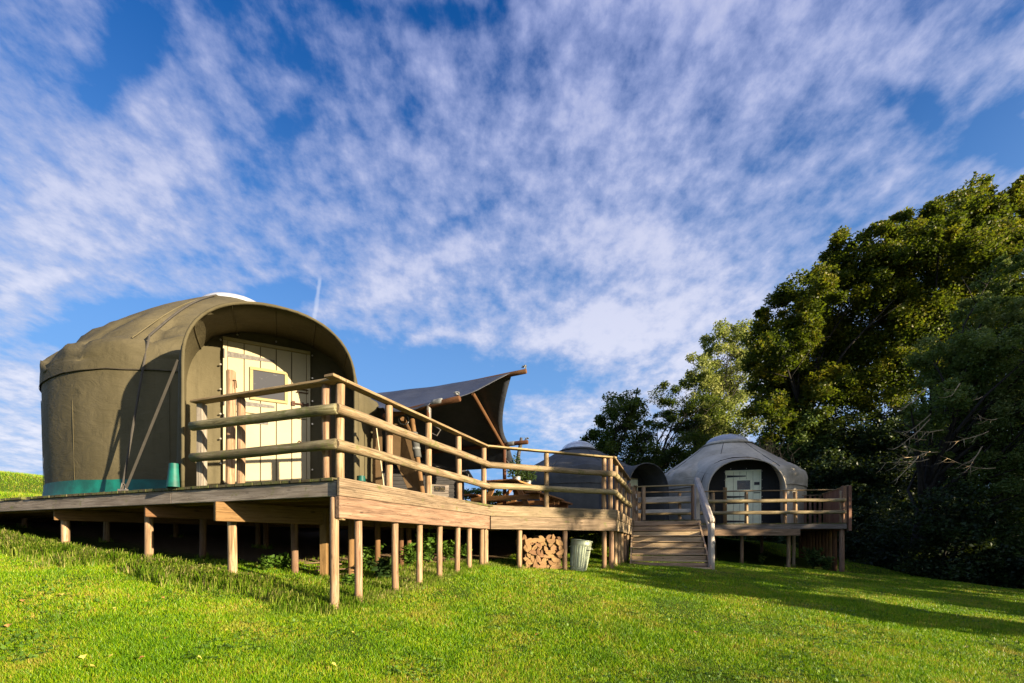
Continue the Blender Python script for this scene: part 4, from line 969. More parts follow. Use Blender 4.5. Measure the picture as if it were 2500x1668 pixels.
for rw in range(rows):
    for k in range(per + (rw % 2)):
        x = (k + .5 - (.5 if rw % 2 else 0)) * Wd_ / per; x = min(max(x, .06), Wd_ - .05)
        p = p1 + bc * x; zg = ground(p.x, p.y)
        z = zg + .05 + rw * .073 + random.uniform(-.01, .01)
        if rw == rows - 1 and random.random() < .25: continue
        o = bpy.data.objects.new('split_log', random.choice(logs))
        Mx = Matrix.Translation((p.x, p.y, z)) + Matrix(((0,) * 4,) * 4)
        Mr = Matrix(((bc.x, wd.x * -1, 0, 0), (bc.y, wd.y * -1, 0, 0), (0, 0, 1, 0), (0, 0, 0, 1)))
        Mx = Matrix.Translation(Vector((p.x, p.y, z)) - wd * (.16 + random.uniform(-.03, .05))) @ Mr @ Matrix.Rotation(random.uniform(-.12, .12), 4, 'Z') @ Matrix.Rotation(random.choice((0, .8, 1.6, 2.4, 3.1, 4, 5)) + random.uniform(-.3, .3), 4, 'Y')
        link(o, None, Mx); tag(o, 'split firewood log in the stack under the platform beside the bin', 'log', 'firewood stacked under the platform')
pb = on_line(B_ - oBC * .05, bc, 1412); zg = ground(pb.x, pb.y)
Mb = Matrix.Translation((pb.x, pb.y + .05, zg - .01)) @ Matrix.Rotation(R(7), 4, 'Y') @ Matrix.Rotation(R(-3), 4, 'X')
t = thing('dustbin', 'dented galvanised metal dustbin leaning open beside the firewood stack', 'bin', (pb.x, pb.y + .05, zg))
V, Fc = [], []; n = 96; zz = [0, .02, .05, .06, .08, .09, .50, .51, .54, .56, .60, .62]
for j, z in enumerate(zz):
    for k in range(n):
        a = 2 * math.pi * k / n; r_ = .165 + .052 * z / .62
        if 5 <= j <= 6: r_ += .005 * (1 if math.sin(a * 24) > 0 else -1)
        if j in (2, 8): r_ += .006
        if j == 3: r_ -= .003
        r_ *= 1 + .02 * noise.noise(Vector((math.cos(a) * 2, math.sin(a) * 2, z * 3)))
        V.append((r_ * math.cos(a), r_ * math.sin(a), z))
for j in range(len(zz) - 1):
    for k in range(n): p, q = j * n + k, j * n + (k + 1) % n; Fc.append((p, q, q + n, p + n))
Fc.append(tuple(range(n - 1, -1, -1)))
o = smooth_by_angle(mesh('body', V, Fc, M_galv, t, Mb), 30); s_ = o.modifiers.new('thickness', 'SOLIDIFY'); s_.thickness = .004
MB().tube([(.222 * math.cos(a), .222 * math.sin(a), .62) for a in np.linspace(0, 2 * math.pi, 40)], .011, 8).build('rim', M_galv, t, Mb, smooth=True)
MB().box(.075, .135, -.205, -.198, .43, .445).build('maker_mark', M_black, t, Mb @ Matrix.Rotation(R(12), 4, 'Z'))
for sx in (-1, 1): MB().tube([(sx * .20, -.07, .5), (sx * .235, -.06, .47), (sx * .235, .06, .47), (sx * .20, .07, .5)], .007, 6).build('handle', M_galv, t, Mb)

# ------------------------------------------------------------------ trees
M_oak = leafmat('oak_leaves', (.022, .045, .004), (.07, .10, .009), (.30, .23, .012), trans=.45)
M_ash = leafmat('ash_leaves', (.018, .040, .008), (.055, .095, .014), (.17, .18, .03), trans=.4)
M_pale = leafmat('willow_leaves', (.12, .16, .04), (.28, .32, .09), (.56, .54, .22), trans=.55)
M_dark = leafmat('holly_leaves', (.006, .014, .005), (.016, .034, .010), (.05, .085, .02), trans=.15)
M_thick = leafmat('ragged_leaves', (.045, .085, .018), (.13, .19, .045), (.30, .33, .12), trans=.45)
M_shrub = leafmat('thicket_leaves', (.025, .055, .014), (.075, .13, .03), (.17, .22, .06), trans=.35)
def crown_points(blobs, n, spread=.30, inner=.22, seed=0, nsub=20):
    r = np.random.default_rng(seed); C, Rd = [], []
    vol = np.array([b[3] ** 2 for b in blobs]); 
    subs = []
    for (x, y, z, rr), w in zip(blobs, vol / vol.sum()):
        k = max(6, int(nsub * len(blobs) * w)); d = r.normal(size=(k, 3)); d /= np.linalg.norm(d, axis=1)[:, None]
        rad = rr * (.62 + .42 * r.random(k)); c = np.array([x, y, z]) + d * rad[:, None] * np.array([1, 1, .9])
        subs.append((c, np.full(k, rr * spread) * (.6 + .8 * r.random(k)), np.full(k, w / k)))
    c = np.concatenate([s[0] for s in subs]); q = np.concatenate([s[1] for s in subs]); w = np.concatenate([s[2] for s in subs]) * 1.0
    w *= (.5 + r.random(len(w))); w /= w.sum()
    pick = r.choice(len(c), size=int(n * (1 - inner)), p=w)
    d = r.normal(size=(len(pick), 3)); d /= np.linalg.norm(d, axis=1)[:, None]
    pts = c[pick] + d * (q[pick] * r.random(len(pick)) ** .5)[:, None] * np.array([1.1, 1.1, .82])
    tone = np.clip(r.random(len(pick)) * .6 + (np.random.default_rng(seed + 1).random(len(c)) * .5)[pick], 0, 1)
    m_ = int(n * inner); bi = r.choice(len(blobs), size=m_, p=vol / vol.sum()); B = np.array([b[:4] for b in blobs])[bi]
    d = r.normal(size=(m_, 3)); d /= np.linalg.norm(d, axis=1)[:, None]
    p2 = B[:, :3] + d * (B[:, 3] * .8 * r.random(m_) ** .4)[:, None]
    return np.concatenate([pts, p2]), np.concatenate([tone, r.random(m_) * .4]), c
def tree(name, label, cat, base, blobs, n, leaf, mat, trunk_r, seed, spread=.30, inner=.22, group=None, nsub=20, limbs=26, lean=(0, 0), up_bias=.5):
    bx, by = base; bz = ground(bx, by) - .1
    t = thing(name, label, cat, (bx, by, bz), group)
    pts, tone, subs = crown_points(blobs, n, spread, inner, seed, nsub)
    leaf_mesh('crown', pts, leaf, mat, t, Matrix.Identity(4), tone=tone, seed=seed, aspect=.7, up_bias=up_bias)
    top = bz + (max(b[2] for b in blobs) - bz) * .88; cxy = np.average([[b[0], b[1]] for b in blobs], axis=0, weights=[b[3] for b in blobs])
    r = random.Random(seed); tp = Vector((bx, by, bz)); m_ = Vector((cxy[0], cxy[1], top))
    def tr(q): 
        v = tp.lerp(m_, q); v.x = bx + (m_.x - bx) * q ** 1.6; v.y = by + (m_.y - by) * q ** 1.6
        return v + Vector((noise.noise(Vector((q * 3, seed, 0))), noise.noise(Vector((q * 3, seed, 9))), 0)) * trunk_r * 1.4
    b = MB(); qs = [0, .04] + [k / 10 for k in range(1, 11)]
    b.tube([tr(q) for q in qs], [trunk_r * (1.35 if q == 0 else 1.08 - .98 * q) for q in qs], 9)
    zs = [s for s in subs]; r.shuffle(zs)
    for s in zs[:limbs]:
        e = Vector(s); h = (e.z - bz) / (top - bz); q0 = min(max(h * .55 + r.uniform(-.08, .05), .15), .85); a = tr(q0)
        mdl = a.lerp(e, .5) + Vector((r.uniform(-1, 1), r.uniform(-1, 1), r.uniform(0, 1))) * (e - a).length * .12
        rr = trunk_r * (1 - q0) * .5 + .02
        b.tube([a, a.lerp(mdl, .5) + Vector((0, 0, .02)), mdl, mdl.lerp(e, .6), e], [rr, rr * .75, rr * .5, rr * .3, .012], 6)
        for _ in range(2):
            f_ = mdl.lerp(e, r.uniform(.1, .7)); g_ = f_ + Vector((r.uniform(-1, 1), r.uniform(-1, 1), r.uniform(-.3, 1))) * (e - a).length * .22
            b.tube([f_, f_.lerp(g_, .5) + Vector((0, 0, .05)), g_], [rr * .3, rr * .2, .008], 5)
    b.build('trunk', M_trunk, t, smooth=True)
    return t
def BL(Y, lst, dy=0.0, seed=0, k=1.0638):
    """crown lobes: (x, y, radius) read off the photograph shrunk to 2350 px, placed in space at distance Y"""
    r = random.Random(seed); out = []
    for x, y, rad in lst:
        yy = Y + r.uniform(-dy, dy); p = P(x * k, y * k, yy); out.append((p.x, p.y, p.z, rad * k / F * yy))
    return out
tree('ash_tree', 'smaller round ash tree between the dark grey yurt and the pale trees', 'tree', (6.8, 36.5), BL(36, [(1425, 945, 52), (1385, 1000, 44), (1470, 985, 48), (1440, 920, 30), (1365, 1035, 26), (1430, 1050, 70), (1480, 1060, 50), (1400, 960, 30), (1500, 1120, 60)], 1.5, 1), 34000, .17, M_ash, .32, 21, nsub=16, limbs=40)
tree('ash_tree', 'thin open ash with bare twigs between the round ash and the pale sunlit tree', 'tree', (11.0, 38.5), BL(38, [(1530, 910, 32), (1560, 960, 44), (1520, 965, 26), (1580, 1030, 60), (1545, 1080, 50), (1610, 950, 50), (1500, 1050, 26)], 1.5, 2), 30000, .15, M_ash, .22, 22, nsub=22, limbs=44, inner=.10, spread=.32)
tree('pale_tree', 'pale sunlit tree left of the big oak', 'tree', (15.5, 41), BL(40, [(1620, 850, 48), (1655, 790, 46), (1700, 775, 44), (1640, 900, 60), (1710, 860, 60), (1590, 880, 34), (1680, 960, 70), (1740, 800, 40), (1620, 990, 60)], 1.5, 3), 36000, .19, M_pale, .34, 23, nsub=18, limbs=50, inner=.08)
tree('oak_tree', 'large dark oak with yellowing leaves rising behind the far grey yurt', 'tree', (17.5, 29.5), BL(28, [(1790, 790, 75), (1850, 700, 70), (1900, 660, 60), (1960, 585, 60), (2010, 565, 52), (1960, 680, 100), (1860, 830, 110), (1780, 900, 70), (1980, 830, 120), (2060, 660, 90), (1760, 850, 50), (1760, 730, 34), (1900, 930, 80), (1770, 960, 60)], 2.0, 4), 170000, .155, M_oak, .42, 24, nsub=30, limbs=24, spread=.26, inner=.10)
tree('oak_tree', 'tallest dark oak at the right edge with golden leaves at its top', 'tree', (25.0, 26.5), BL(26, [(2110, 540, 50), (2085, 520, 44), (2060, 560, 44), (2075, 600, 60), (2330, 450, 40), (2200, 520, 70), (2120, 560, 60), (2190, 490, 62), (2240, 470, 52), (2290, 520, 80), (2160, 640, 90), (2250, 600, 100), (2340, 480, 50), (2360, 600, 100), (2120, 760, 100), (2230, 740, 110), (2380, 760, 110), (2080, 860, 80)], 1.8, 5), 165000, .155, M_oak, .45, 25, nsub=30, limbs=24, spread=.26, inner=.10)
tree('hawthorn', 'tall ragged thicket with dead twigs at the right edge in front of the oaks', 'tree', (15.0, 17.0), BL(16.5, [(2290, 640, 48), (2250, 730, 62), (2200, 830, 80), (2290, 830, 90), (2150, 930, 66), (2230, 950, 90), (2320, 960, 100), (2350, 760, 70), (2130, 1010, 40), (2210, 1060, 80), (2310, 1100, 90), (2380, 880, 90)], 1.0, 6), 140000, .085, M_thick, .22, 26, nsub=30, limbs=80, spread=.22, inner=.12)
# dead twigs hanging from the thicket
t = thing('dead_branches', 'bare pale dead twigs drooping from the thicket at the right edge', 'branches', P(2330, 1060, 15.3))
b = MB(); rr_ = random.Random(4)
root_ = P(2375, 1060, 15.2)
for k in range(15):
    s0_ = root_ + Vector((rr_.uniform(-2.0, .6), rr_.uniform(-.5, .3), rr_.uniform(-1.2, 1.9))); L_k = rr_.uniform(.7, 1.9); an = rr_.uniform(3.35, 4.2)
    dv = Vector((math.cos(an), rr_.uniform(-.25, .1), math.sin(an) * .9)); pts = [s0_]
    for j in range(7):
        dv = (dv + Vector((rr_.uniform(-.12, .08), 0, rr_.uniform(-.08, .17)))).normalized(); pts.append(pts[-1] + dv * L_k / 7)
    b.tube(pts, [.015 * (1 - j / 8.2) + .003 for j in range(8)], 5)
    for j in (2, 3, 4, 5, 6):
        e = pts[j] + Vector((rr_.uniform(-.5, .1), rr_.uniform(-.1, .1), rr_.uniform(-.4, .15))); b.tube([pts[j], pts[j].lerp(e, .5) + Vector((0, 0, -.05)), e], [.008, .006, .003], 4)
b.build('twigs', M_step, t, smooth=True)
t = thing('dry_bush', 'clump of dry brown upright stems behind the far grey yurt', 'stems', P(1890, 1090, 25.5))
b = MB()
for k in range(46):
    p = P(1878 + rr_.gauss(0, 26), 1130, 25.3 + rr_.uniform(-.4, .4)); h = rr_.uniform(.5, 1.5) * (1.4 if rr_.random() < .2 else 1); pts = [p + Vector((rr_.gauss(0, .05) * j, 0, h * j / 4)) for j in range(5)]
    b.tube(pts, [.02, .016, .013, .01, .006], 4)
b.build('twigs', M_trunk, t)
shr = [(1750, 1245, 40, 25.5, 'low bush glimpsed under the far platform, behind its posts'), (1700, 1075, 60, 27.5, 'bright green bush just left of the far grey yurt roof'), (1800, 1010, 58, 27, 'leafy green bush right behind the crown of the far grey yurt'), (1850, 990, 60, 27, 'sunlit green bush under the big oak'), (1950, 1010, 70, 26, 'dark bush under the middle of the big oak'),
  (2040, 1000, 75, 25, 'dark bush left of the ragged thicket, high up'), (1900, 1090, 70, 25, 'dark bush right of the far grey yurt roof'), (2000, 1110, 85, 24, 'dark bush above the reddish board fence'), (2090, 1120, 80, 22, 'dark bush right of the reddish board fence'), (1620, 1090, 50, 31, 'dark bush behind the gap between the two grey yurts')]
for i, (x, y, r_, Y, lab) in enumerate(shr):
    c = P(x * 1.0638, y * 1.0638, Y); zg = ground(c.x, c.y); rad = r_ * 1.0638 / F * Y
    bl = [(c.x, c.y, c.z, rad), (c.x + rad * .7, c.y + .5, c.z - rad * .5, rad * .8), (c.x - rad * .6, c.y + .4, c.z - rad * .6, rad * .8)]
    z = c.z - rad * 1.2
    while z > zg + .4: bl.append((c.x + random.uniform(-.4, .4), c.y + .4, z, rad)); z -= rad
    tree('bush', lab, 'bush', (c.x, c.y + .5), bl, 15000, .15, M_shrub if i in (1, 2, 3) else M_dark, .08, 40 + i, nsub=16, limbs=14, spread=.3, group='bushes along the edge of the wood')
low = [(2180, 1180, 80, 15.6, 'dark ivy mass wrapping the foot of the ragged thicket'), (2010, 1210, 75, 21, 'black-green bush in deep shade behind the fence corner'), (2060, 1290, 60, 17.8, 'low shaded bush right of the round corner post'), (2130, 1230, 80, 18.5, 'shaded bush left of the dead twigs, low down'), (2230, 1200, 90, 17.5, 'shaded bush beneath the dead twigs'),
  (2150, 1305, 50, 16.6, 'small bush at the lawn edge under the wood'), (2250, 1300, 60, 15.8, 'bright-edged small bush at the lawn edge, far right'), (2330, 1240, 100, 16.5, 'large shaded bush at the right edge of the lawn'), (2350, 1320, 50, 15.0, 'lowest bush at the right corner of the lawn'), (1930, 1250, 60, 22.5, 'shaded bush seen beneath the far platform')]
for i, (x, y, r_, Y, lab) in enumerate(low):
    c = P(x * 1.0638, y * 1.0638, Y); rad = r_ * 1.0638 / F * Y; zg = ground(c.x, c.y); cz = max(c.z, zg + .1)
    bl = [(c.x, c.y, cz, rad), (c.x + rad, c.y + .3, cz - rad * .3, rad * .8), (c.x - rad * .8, c.y + .3, cz - rad * .4, rad * .75)]
    z = cz - rad
    while z > zg: bl.append((c.x, c.y, z, rad)); z -= rad * .9
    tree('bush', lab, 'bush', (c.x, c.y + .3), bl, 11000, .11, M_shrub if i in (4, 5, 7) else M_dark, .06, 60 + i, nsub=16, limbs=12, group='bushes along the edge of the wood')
# denser wood behind
for i, (x, y, Y, rad) in enumerate(((16, 33, 0, 0), (21, 33, 0, 0), (27, 33, 0, 0), (33, 30, 0, 0), (22, 25, 0, 0), (28, 21, 0, 0), (12.5, 34, 0, 0))):
    zg = ground(x, y); r_ = random.Random(i + 90); bl = []
    hh = (7, 8, 10, 12, 7, 9, 3.2)[i]
    z = zg + 1.0
    while z < zg + hh: bl += [(x + r_.uniform(-1.6, 1.6), y + r_.uniform(-1.5, 1.5), z, 2.1) for _ in range(2)]; z += 1.5
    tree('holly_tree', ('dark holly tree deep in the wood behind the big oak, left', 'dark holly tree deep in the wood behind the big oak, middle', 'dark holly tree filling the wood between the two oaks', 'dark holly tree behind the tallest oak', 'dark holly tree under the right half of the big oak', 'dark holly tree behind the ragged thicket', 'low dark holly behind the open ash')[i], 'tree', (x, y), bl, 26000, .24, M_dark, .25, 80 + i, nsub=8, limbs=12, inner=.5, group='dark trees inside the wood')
# trees beyond the right edge and behind the camera that shade the far platform and the lawn
for i, (x, y, zt, rad, lo) in enumerate(SHADERS):
    zg = ground(x, y); r_ = random.Random(i + 190); bl = []; z = max(lo, zg + 1.5)
    while z < zt - rad * .6: bl += [(x + r_.uniform(-.8, .8) * rad, y + r_.uniform(-.8, .8) * rad, z, rad * .75) for _ in range(2)]; z += rad * .7
    bl.append((x, y, zt - rad * .8, rad * .8))
    tree('field_tree', ('slim round-headed hedge sapling nearest the lawn, outside the view', 'low rounded hedge bush at the foot of the sapling, outside the view', 'second hedge tree outside the view, beside the small round-headed one', 'third hedge tree outside the view, level with the far platform', 'fourth hedge tree outside the view, beside the third', 'tallest hedge tree outside the view, nearest the thicket', 'sixth hedge tree outside the view')[i], 'tree', (x, y), bl, int((1500 if i < 1 else 2300) * rad * max(1, (zt - lo) / 6)), (.32 if i > 1 else .22), M_oak, (.4 if i > 1 else .10), 120 + i, nsub=10, limbs=10, inner=.35, group='trees outside the view on the right')
# small tree glimpsed beyond the hut
c = P(1180, 1195, 19); tree('shrub', 'dark leafy shrub showing under the canopy right of the hut', 'bush', (c.x, c.y), [(c.x, c.y, c.z - .3, .55), (c.x + .6, c.y, c.z - .5, .5), (c.x - .6, c.y, c.z - .35, .5), (c.x, c.y, c.z - 1.1, .7), (c.x + 1.1, c.y, c.z - .8, .5)], 5000, .10, M_shrub, .05, 33)

# ------------------------------------------------------------------ grass
def in_deck(x, y):
    """how far a point lies under the near platform (metres behind both front edges)"""
    a = (x - A_.x) * fin.x + (y - A_.y) * fin.y; n2 = -oAB; c = (x - A_.x) * n2.x + (y - A_.y) * n2.y
    n3 = -oBC; d = (x - B_.x) * n3.x + (y - B_.y) * n3.y
    n4 = -oCD; e = (x - C_.x) * n4.x + (y - C_.y) * n4.y
    inn = np.minimum(np.minimum(a, e), np.maximum(c, -99)); return np.minimum(np.minimum(a, np.maximum(c, d * 0 + c)), np.minimum(d, e))
def blades(name, x, y, h, w, mat, lean=.35, wind=(0, 0), seed=0, two=False, tone=None):
    r = np.random.default_rng(seed); n = len(x); z = ground_np(x, y)
    a = r.random(n) * 2 * np.pi; d = np.stack([np.cos(a), np.sin(a)], 1)
    ln = r.random(n) ** 1.2 * lean * 2; la = r.random(n) * 2 * np.pi
    off = np.stack([np.cos(la) * ln + wind[0], np.sin(la) * ln + wind[1]], 1) * h[:, None]
    b0 = np.stack([x, y, z - .01], 1)
    hw = (w / 2)[:, None] * d
    p0 = b0.copy(); p0[:, :2] -= hw; p1 = b0.copy(); p1[:, :2] += hw
    tip = b0.copy(); tip[:, :2] += off; tip[:, 2] += h
    me = bpy.data.meshes.new(name)
    if not two:
        v = np.stack([p0, p1, tip], 1).reshape(-1, 3); li = np.arange(3 * n); npoly = n; ls = np.arange(n) * 3; k = 3
    else:
        mid_ = b0.copy(); mid_[:, :2] += off * .38; mid_[:, 2] += h * .72
        m0 = mid_.copy(); m0[:, :2] -= hw * .8; m1 = mid_.copy(); m1[:, :2] += hw * .8
        tip[:, 2] -= h * .25; tip[:, :2] += off * .3
        v = np.stack([p0, p1, m1, m0, tip], 1).reshape(-1, 3); b_ = np.arange(n) * 5
        li = np.stack([b_, b_ + 1, b_ + 2, b_, b_ + 2, b_ + 3, b_ + 3, b_ + 2, b_ + 4], 1).ravel(); npoly = 3 * n; ls = np.arange(3 * n) * 3; k = 5
    me.vertices.add(len(v)); me.vertices.foreach_set('co', v.ravel())
    me.loops.add(len(li)); me.polygons.add(npoly)
    me.loops.foreach_set('vertex_index', li.astype(np.int32)); me.polygons.foreach_set('loop_start', ls.astype(np.int32)); me.update(calc_edges=True)
    me.materials.append(mat)
    tn = r.random(n) if tone is None else tone
    at = me.attributes.new('tone', 'FLOAT', 'POINT'); at.data.foreach_set('value', np.repeat(tn, k).astype(np.float32))
    return link(bpy.data.objects.new(name, me))
def grassmat(name, c1, c2, c3, c4, trans=.35):
    m = bpy.data.materials.new(name); m.use_nodes = True; g = NT(m.node_tree)
    at = g.n('ShaderNodeAttribute', attribute_name='tone'); tc = g.n('ShaderNodeTexCoord'); v = tc.outputs['Object']
    n1 = g.noise(v, 1.1, 5, 0.6, .6); n2 = g.noise(v, 5.0, 4, 0.6)
    f = g.math('ADD', at.outputs['Fac'], g.math('MULTIPLY', g.math('SUBTRACT', n1, 0.5), 1.5))
    f = g.math('ADD', f, g.math('MULTIPLY', g.math('SUBTRACT', n2, 0.5), 0.5))
    c = g.ramp(f, [(0.0, c1), (0.45, c2), (0.85, c3), (1.0, c4)])
    n3 = g.noise(v, 0.75, 6, 0.65, 0.4); n4 = g.noise(g.mapping(v, loc=(5, 3, 0)), 2.6, 5, 0.65)
    c = g.mix(g.math('MULTIPLY', g.maprange(n3, 0.52, 0.70, 0, 0.75), g.maprange(n4, 0.42, 0.62, 0, 1)), c, c4)
    c = g.mix(g.maprange(g.noise(g.mapping(v, loc=(1, 8, 0)), 1.7, 5, 0.6), 0.54, 0.66, 0, 0.55), c, c1)
    b = g.n('ShaderNodeBsdfPrincipled'); g.l(c, b.inputs['Base Color']); b.inputs['Roughness'].default_value = 0.45; b.inputs['Specular IOR Level'].default_value = 0.35
    t = g.n('ShaderNodeBsdfTranslucent'); g.l(c, t.inputs[0])
    ms = g.n('ShaderNodeMixShader'); ms.inputs[0].default_value = trans; g.l(b.outputs[0], ms.inputs[1]); g.l(t.outputs[0], ms.inputs[2])
    o = g.n('ShaderNodeOutputMaterial'); g.l(ms.outputs[0], o.inputs[0]); return m
M_grass = grassmat('mown_grass', (0.063, 0.168, 0.0017), (0.160, 0.328, 0.0017), (0.328, 0.420, 0.0050), (0.420, 0.302, 0.0588))
M_tall = grassmat('long_grass', (0.084, 0.202, 0.0067), (0.202, 0.336, 0.0151), (0.386, 0.420, 0.0840), (0.487, 0.420, 0.1848))
r = np.random.default_rng(5)
def scatter(n, y0, y1, margin=1.06, p=1.0):
    """points over the part of the lawn in front of the camera, thinning out with distance"""
    y = y0 * (y1 / y0) ** (r.random(n) ** p); x = (r.random(n) * 2 - 1) * y * 1.125 * margin; return x, y
NG = GRASS_N
x, y = scatter(NG, 1.9, 24.0, 1.10)
dk = in_deck(x, y); jit = .5 * (noise_np(x, y, 2.2, 8) - .5)
keep = (dk + jit < .55) | (y > 17)
keep &= ~((x < -3) & (y > 12)); keep &= ~((y > 15.5) & (x > 4.5) & (x < 12.2))
x, y = x[keep], y[keep]
patch = noise_np(x, y, 1.7, 21) * .6 + noise_np(x, y, 5.0, 22) * .4
h = (.020 + .024 * r.random(len(x))) * (.6 + .9 * patch) * (1 + .02 * y); w = .0028 + .00125 * y
o = blades('lawn_grass', x, y, h, w, M_grass, lean=.55, seed=1); o['kind'] = 'stuff'; tag(o, 'short sunlit mown grass of the lawn', 'grass')
# hill behind on the left
n = 60000; yh = 17 + 26 * r.random(n); xh = -yh * (.98 + .30 * r.random(n)); k_ = xh < 0; xh, yh = xh[k_], yh[k_]
o = blades('hill_grass', xh, yh, .07 + .09 * r.random(len(xh)), np.full(len(xh), .018), M_grass, lean=.4, seed=2); o['kind'] = 'stuff'; tag(o, 'grass of the low hill behind the olive yurt', 'grass')
# long unmown grass along the left edge of the platform and round the posts
xs_, ys_, hs_ = [], [], []
for k in range(1500):
    s_ = r.random() * 9.5; ofs = r.normal() * .17 - .02
    if s_ < 2.6: ofs += .30 * (1 - s_ / 2.6) * r.random() + .1
    c = A_ + dl * s_ + fin * ofs
    if noise.noise(Vector((s_ * 1.3, ofs, 3))) < -.25: continue
    m_ = int(34 + 34 * r.random()); hh = (.10 + .13 * r.random()) * (1.0 if s_ > 1.2 else .75)
    xs_.append(c.x + r.normal(size=m_) * .045); ys_.append(c.y + r.normal(size=m_) * .045); hs_.append(np.full(m_, hh) * (.6 + .6 * r.random(m_)))
for k in range(650):      # drier tufts under the near corner
    a1, a2 = r.random() * 3.4, .25 + r.random() * 1.3; c = A_ + ab * a1 * .9 + dl * a2 * r.random() * 2.0 + fin * .1
    m_ = 16; xs_.append(c.x + r.normal(size=m_) * .06); ys_.append(c.y + r.normal(size=m_) * .06); hs_.append((.05 + .07 * r.random()) * (.6 + .6 * r.random(m_)))
for k in range(900):     # yellowing tufts behind the row of right-hand posts
    a1 = r.random() * 4.2; c = A_ + ab * a1 - oAB * (r.random() * .9 - .12)
    m_ = 16; xs_.append(c.x + r.normal(size=m_) * .06); ys_.append(c.y + r.normal(size=m_) * .06); hs_.append((.04 + .07 * r.random()) * (.6 + .6 * r.random(m_)))
for fx, fy, fr in FEET:     # tufts the mower leaves round each post foot
    for k in range(7):
        a = r.random() * 6.28; m_ = 16; q = fr + .02 + .03 * r.random(); sz_ = 1 + max(0, fy - 8) * .05
        xs_.append(fx + q * np.cos(a) + r.normal(size=m_) * .018); ys_.append(fy + q * np.sin(a) + r.normal(size=m_) * .018); hs_.append((.05 + .08 * r.random()) * (.5 + .7 * r.random(m_)) * sz_)
x, y, h = map(np.concatenate, (xs_, ys_, hs_))
o = blades('long_grass', x, y, h, .0032 + .0038 * h / .2, M_tall, lean=.42, wind=(.38, -.38), seed=3, two=True); o['kind'] = 'stuff'; tag(o, 'long unmown grass along the posts of the near platform', 'grass')
# clover and small weeds in the lawn
n = 9000; x, y = scatter(n, 3.2, 13, 1.05); cl = noise_np(x, y, 1.4, 31); k_ = (cl > .62) & (in_deck(x, y) < -.1); x, y = x[k_], y[k_]
pts = np.stack([x, y, ground_np(x, y) + .028], 1)
pts = np.repeat(pts, 3, 0) + np.random.default_rng(3).normal(size=(len(pts) * 3, 3)) * np.array([.02, .02, .006])
o = leaf_mesh('clover', pts, .028, M_nettle, up_bias=2.5, aspect=.9, seed=9); o['kind'] = 'stuff'; tag(o, 'clover and small broad-leaved weeds in the lawn', 'weeds')
# leaves fallen on the lawn
M_fall = [plain('fallen_yellow', (.50, .42, .08), .6, var=.2), plain('fallen_brown', (.34, .16, .05), .7, var=.3)]
lv = [(57, 1452), (150, 1462), (358, 1480), (398, 1470), (280, 1497), (545, 1495), (535, 1533), (202, 1620), (270, 1618), (405, 1572), (228, 1645), (488, 1622), (345, 1622), (863, 1558), (815, 1638), (613, 1660), (550, 1551), (1230, 1440), (1700, 1553), (1712, 1568), (1460, 1482), (1930, 1421), (1948, 1428), (2200, 1535), (1640, 1600), (1905, 1600), (2360, 1590), (1310, 1560), (960, 1610), (1545, 1500), (20, 1540), (140, 1388)]
for i, (u, v) in enumerate(lv):
    Yk = 4.0
    for _ in range(30):
        gz = ground((u - HU) / F * Yk, Yk); Yk = max(1.5, .5 * Yk + .5 * (-gz * F / (v - HV)))
    p = Vector(((u - HU) / F * Yk, Yk, ground((u - HU) / F * Yk, Yk) + .05)); s_ = random.uniform(.018, .030)
    V = []; n = 9
    for k in range(n):
        a = 2 * math.pi * k / n; q = s_ * (1 if k % 2 else .62) * (1.25 if k in (0, 1) else 1); V.append((q * math.cos(a), q * math.sin(a) * .8, .25 * q * math.cos(2 * a)))
    V.append((0, 0, -.004)); V.append((-s_ * 1.9, 0, .006)); V.append((-s_ * 1.0, .002, 0))
    mm = M_fall[0 if i % 3 else 1]; M = Matrix.Translation(p) @ Matrix.Rotation(random.uniform(0, 6.28), 4, 'Z') @ Matrix.Rotation(random.uniform(.1, .7), 4, 'X')
    o = mesh('fallen_leaf', V, [(k, (k + 1) % n, n) for k in range(n)] + [(n + 1, n + 2, n)], mm, None, M)
    tag(o, 'fallen yellow leaf lying on the lawn' if i % 3 else 'fallen brown leaf lying on the lawn', 'leaf', 'yellow leaves fallen on the lawn' if i % 3 else 'brown leaves fallen on the lawn')
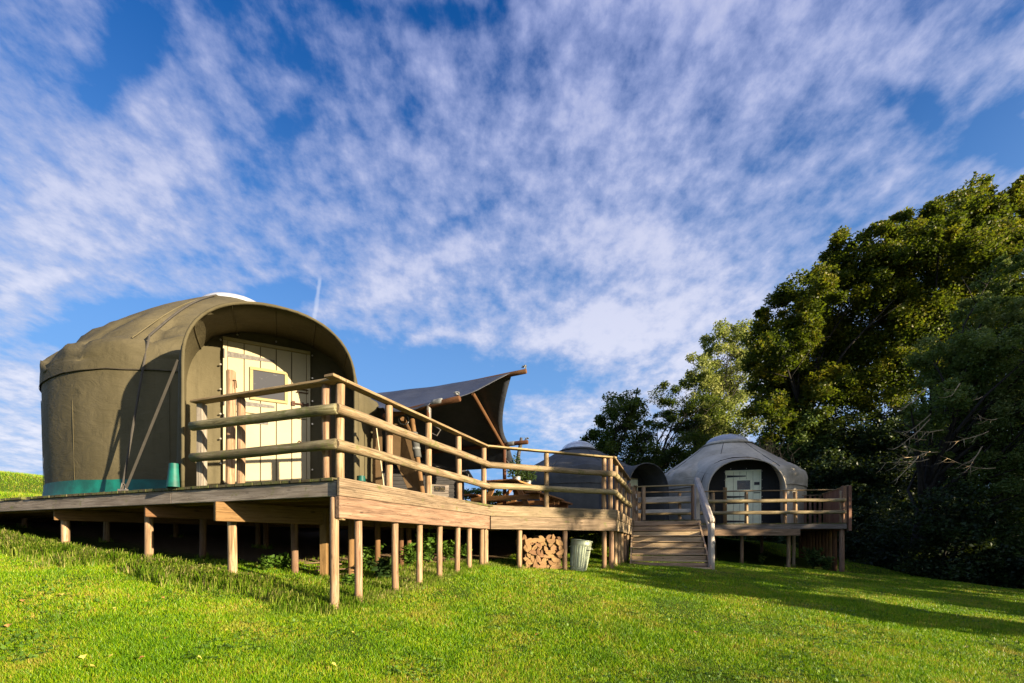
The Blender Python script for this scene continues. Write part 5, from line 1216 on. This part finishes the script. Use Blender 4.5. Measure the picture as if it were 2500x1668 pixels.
# weeds under the platform
def weed(u, v, Y, h, n, size, lab, mat=None):
    p = P(u, HV, Y); zg = ground(p.x, p.y); t = thing('weed', lab, 'plant', (p.x, p.y, zg)); Mt = Matrix.Translation((p.x, p.y, zg)); b = MB(); pts = []
    rw = random.Random(int(u))
    for k in range(n):
        e = Vector((rw.uniform(-.5, .5) * h, rw.uniform(-.35, .35) * h, h * rw.uniform(.6, 1))); m_ = e * .5 + Vector((0, 0, .05)); b.tube([(0, 0, 0), m_, e], [.006, .005, .002], 5)
        for j in range(9):
            q = .25 + .75 * j / 8; c = (m_ * (q * 2) if q < .5 else m_.lerp(e, q * 2 - 1)); pts += [c + Vector((rw.gauss(0, .03), rw.gauss(0, .03), rw.gauss(0, .02))) for _ in range(3)]
    b.build('stem', mat or M_nettle, t, Mt); leaf_mesh('foliage', pts, size, mat or M_nettle, t, Mt, up_bias=1.2, aspect=.75, seed=int(u))
weed(895, 1360, 7.3, .42, 9, .085, 'leafy nettle clump between the second and third front posts'); weed(930, 1370, 6.6, .36, 8, .11, 'large-leaved dark green plant left of the third front post', M_ivy)
weed(1045, 1350, 8.2, .62, 12, .085, 'tall bright nettle between the fourth and fifth front posts'); weed(1095, 1365, 8.6, .42, 8, .08, 'low bright nettle by the sixth front post'); weed(1000, 1370, 7.8, .36, 9, .08, 'bright leafy weed behind the third front post')
weed(690, 1370, 6.9, .26, 8, .07, 'low leafy weed beneath the platform near the round inner post'); weed(650, 1375, 6.7, .22, 7, .06, 'small trailing weed deeper beneath the platform'); weed(860, 1390, 6.1, .16, 6, .06, 'small yellowish weed between the first two front posts')
weed(1135, 1375, 9.4, .3, 6, .07, 'small shaded weed by the seventh front post'); weed(1985, 1380, 15.9, .75, 26, .10, 'leafy bramble at the foot of the palisade under the far platform', M_shrub); weed(2020, 1385, 15.5, .5, 18, .09, 'low bramble beside the round corner post of the far platform', M_shrub)
weed(1860, 1385, 17.5, .4, 14, .09, 'small bramble beneath the middle of the far platform', M_shrub)
# broken wood and stones on the bare soil
for i, (u, Y, L, a) in enumerate(((770, 6.9, .5, 10), (775, 7.2, .35, -14), (825, 6.7, .3, 25), (745, 7.4, .42, 3), (800, 7.4, .3, -30))):
    p = P(u, HV, Y); zg = ground(p.x, p.y); o = beam('scrap_board', (p.x, p.y, zg + .03), (p.x + L * math.cos(R(a)), p.y + L * math.sin(R(a)), zg + .05), .09, .02, M_beam); tag(o, 'broken scrap of board on the bare soil beneath the platform', 'board', 'scraps of board under the platform')
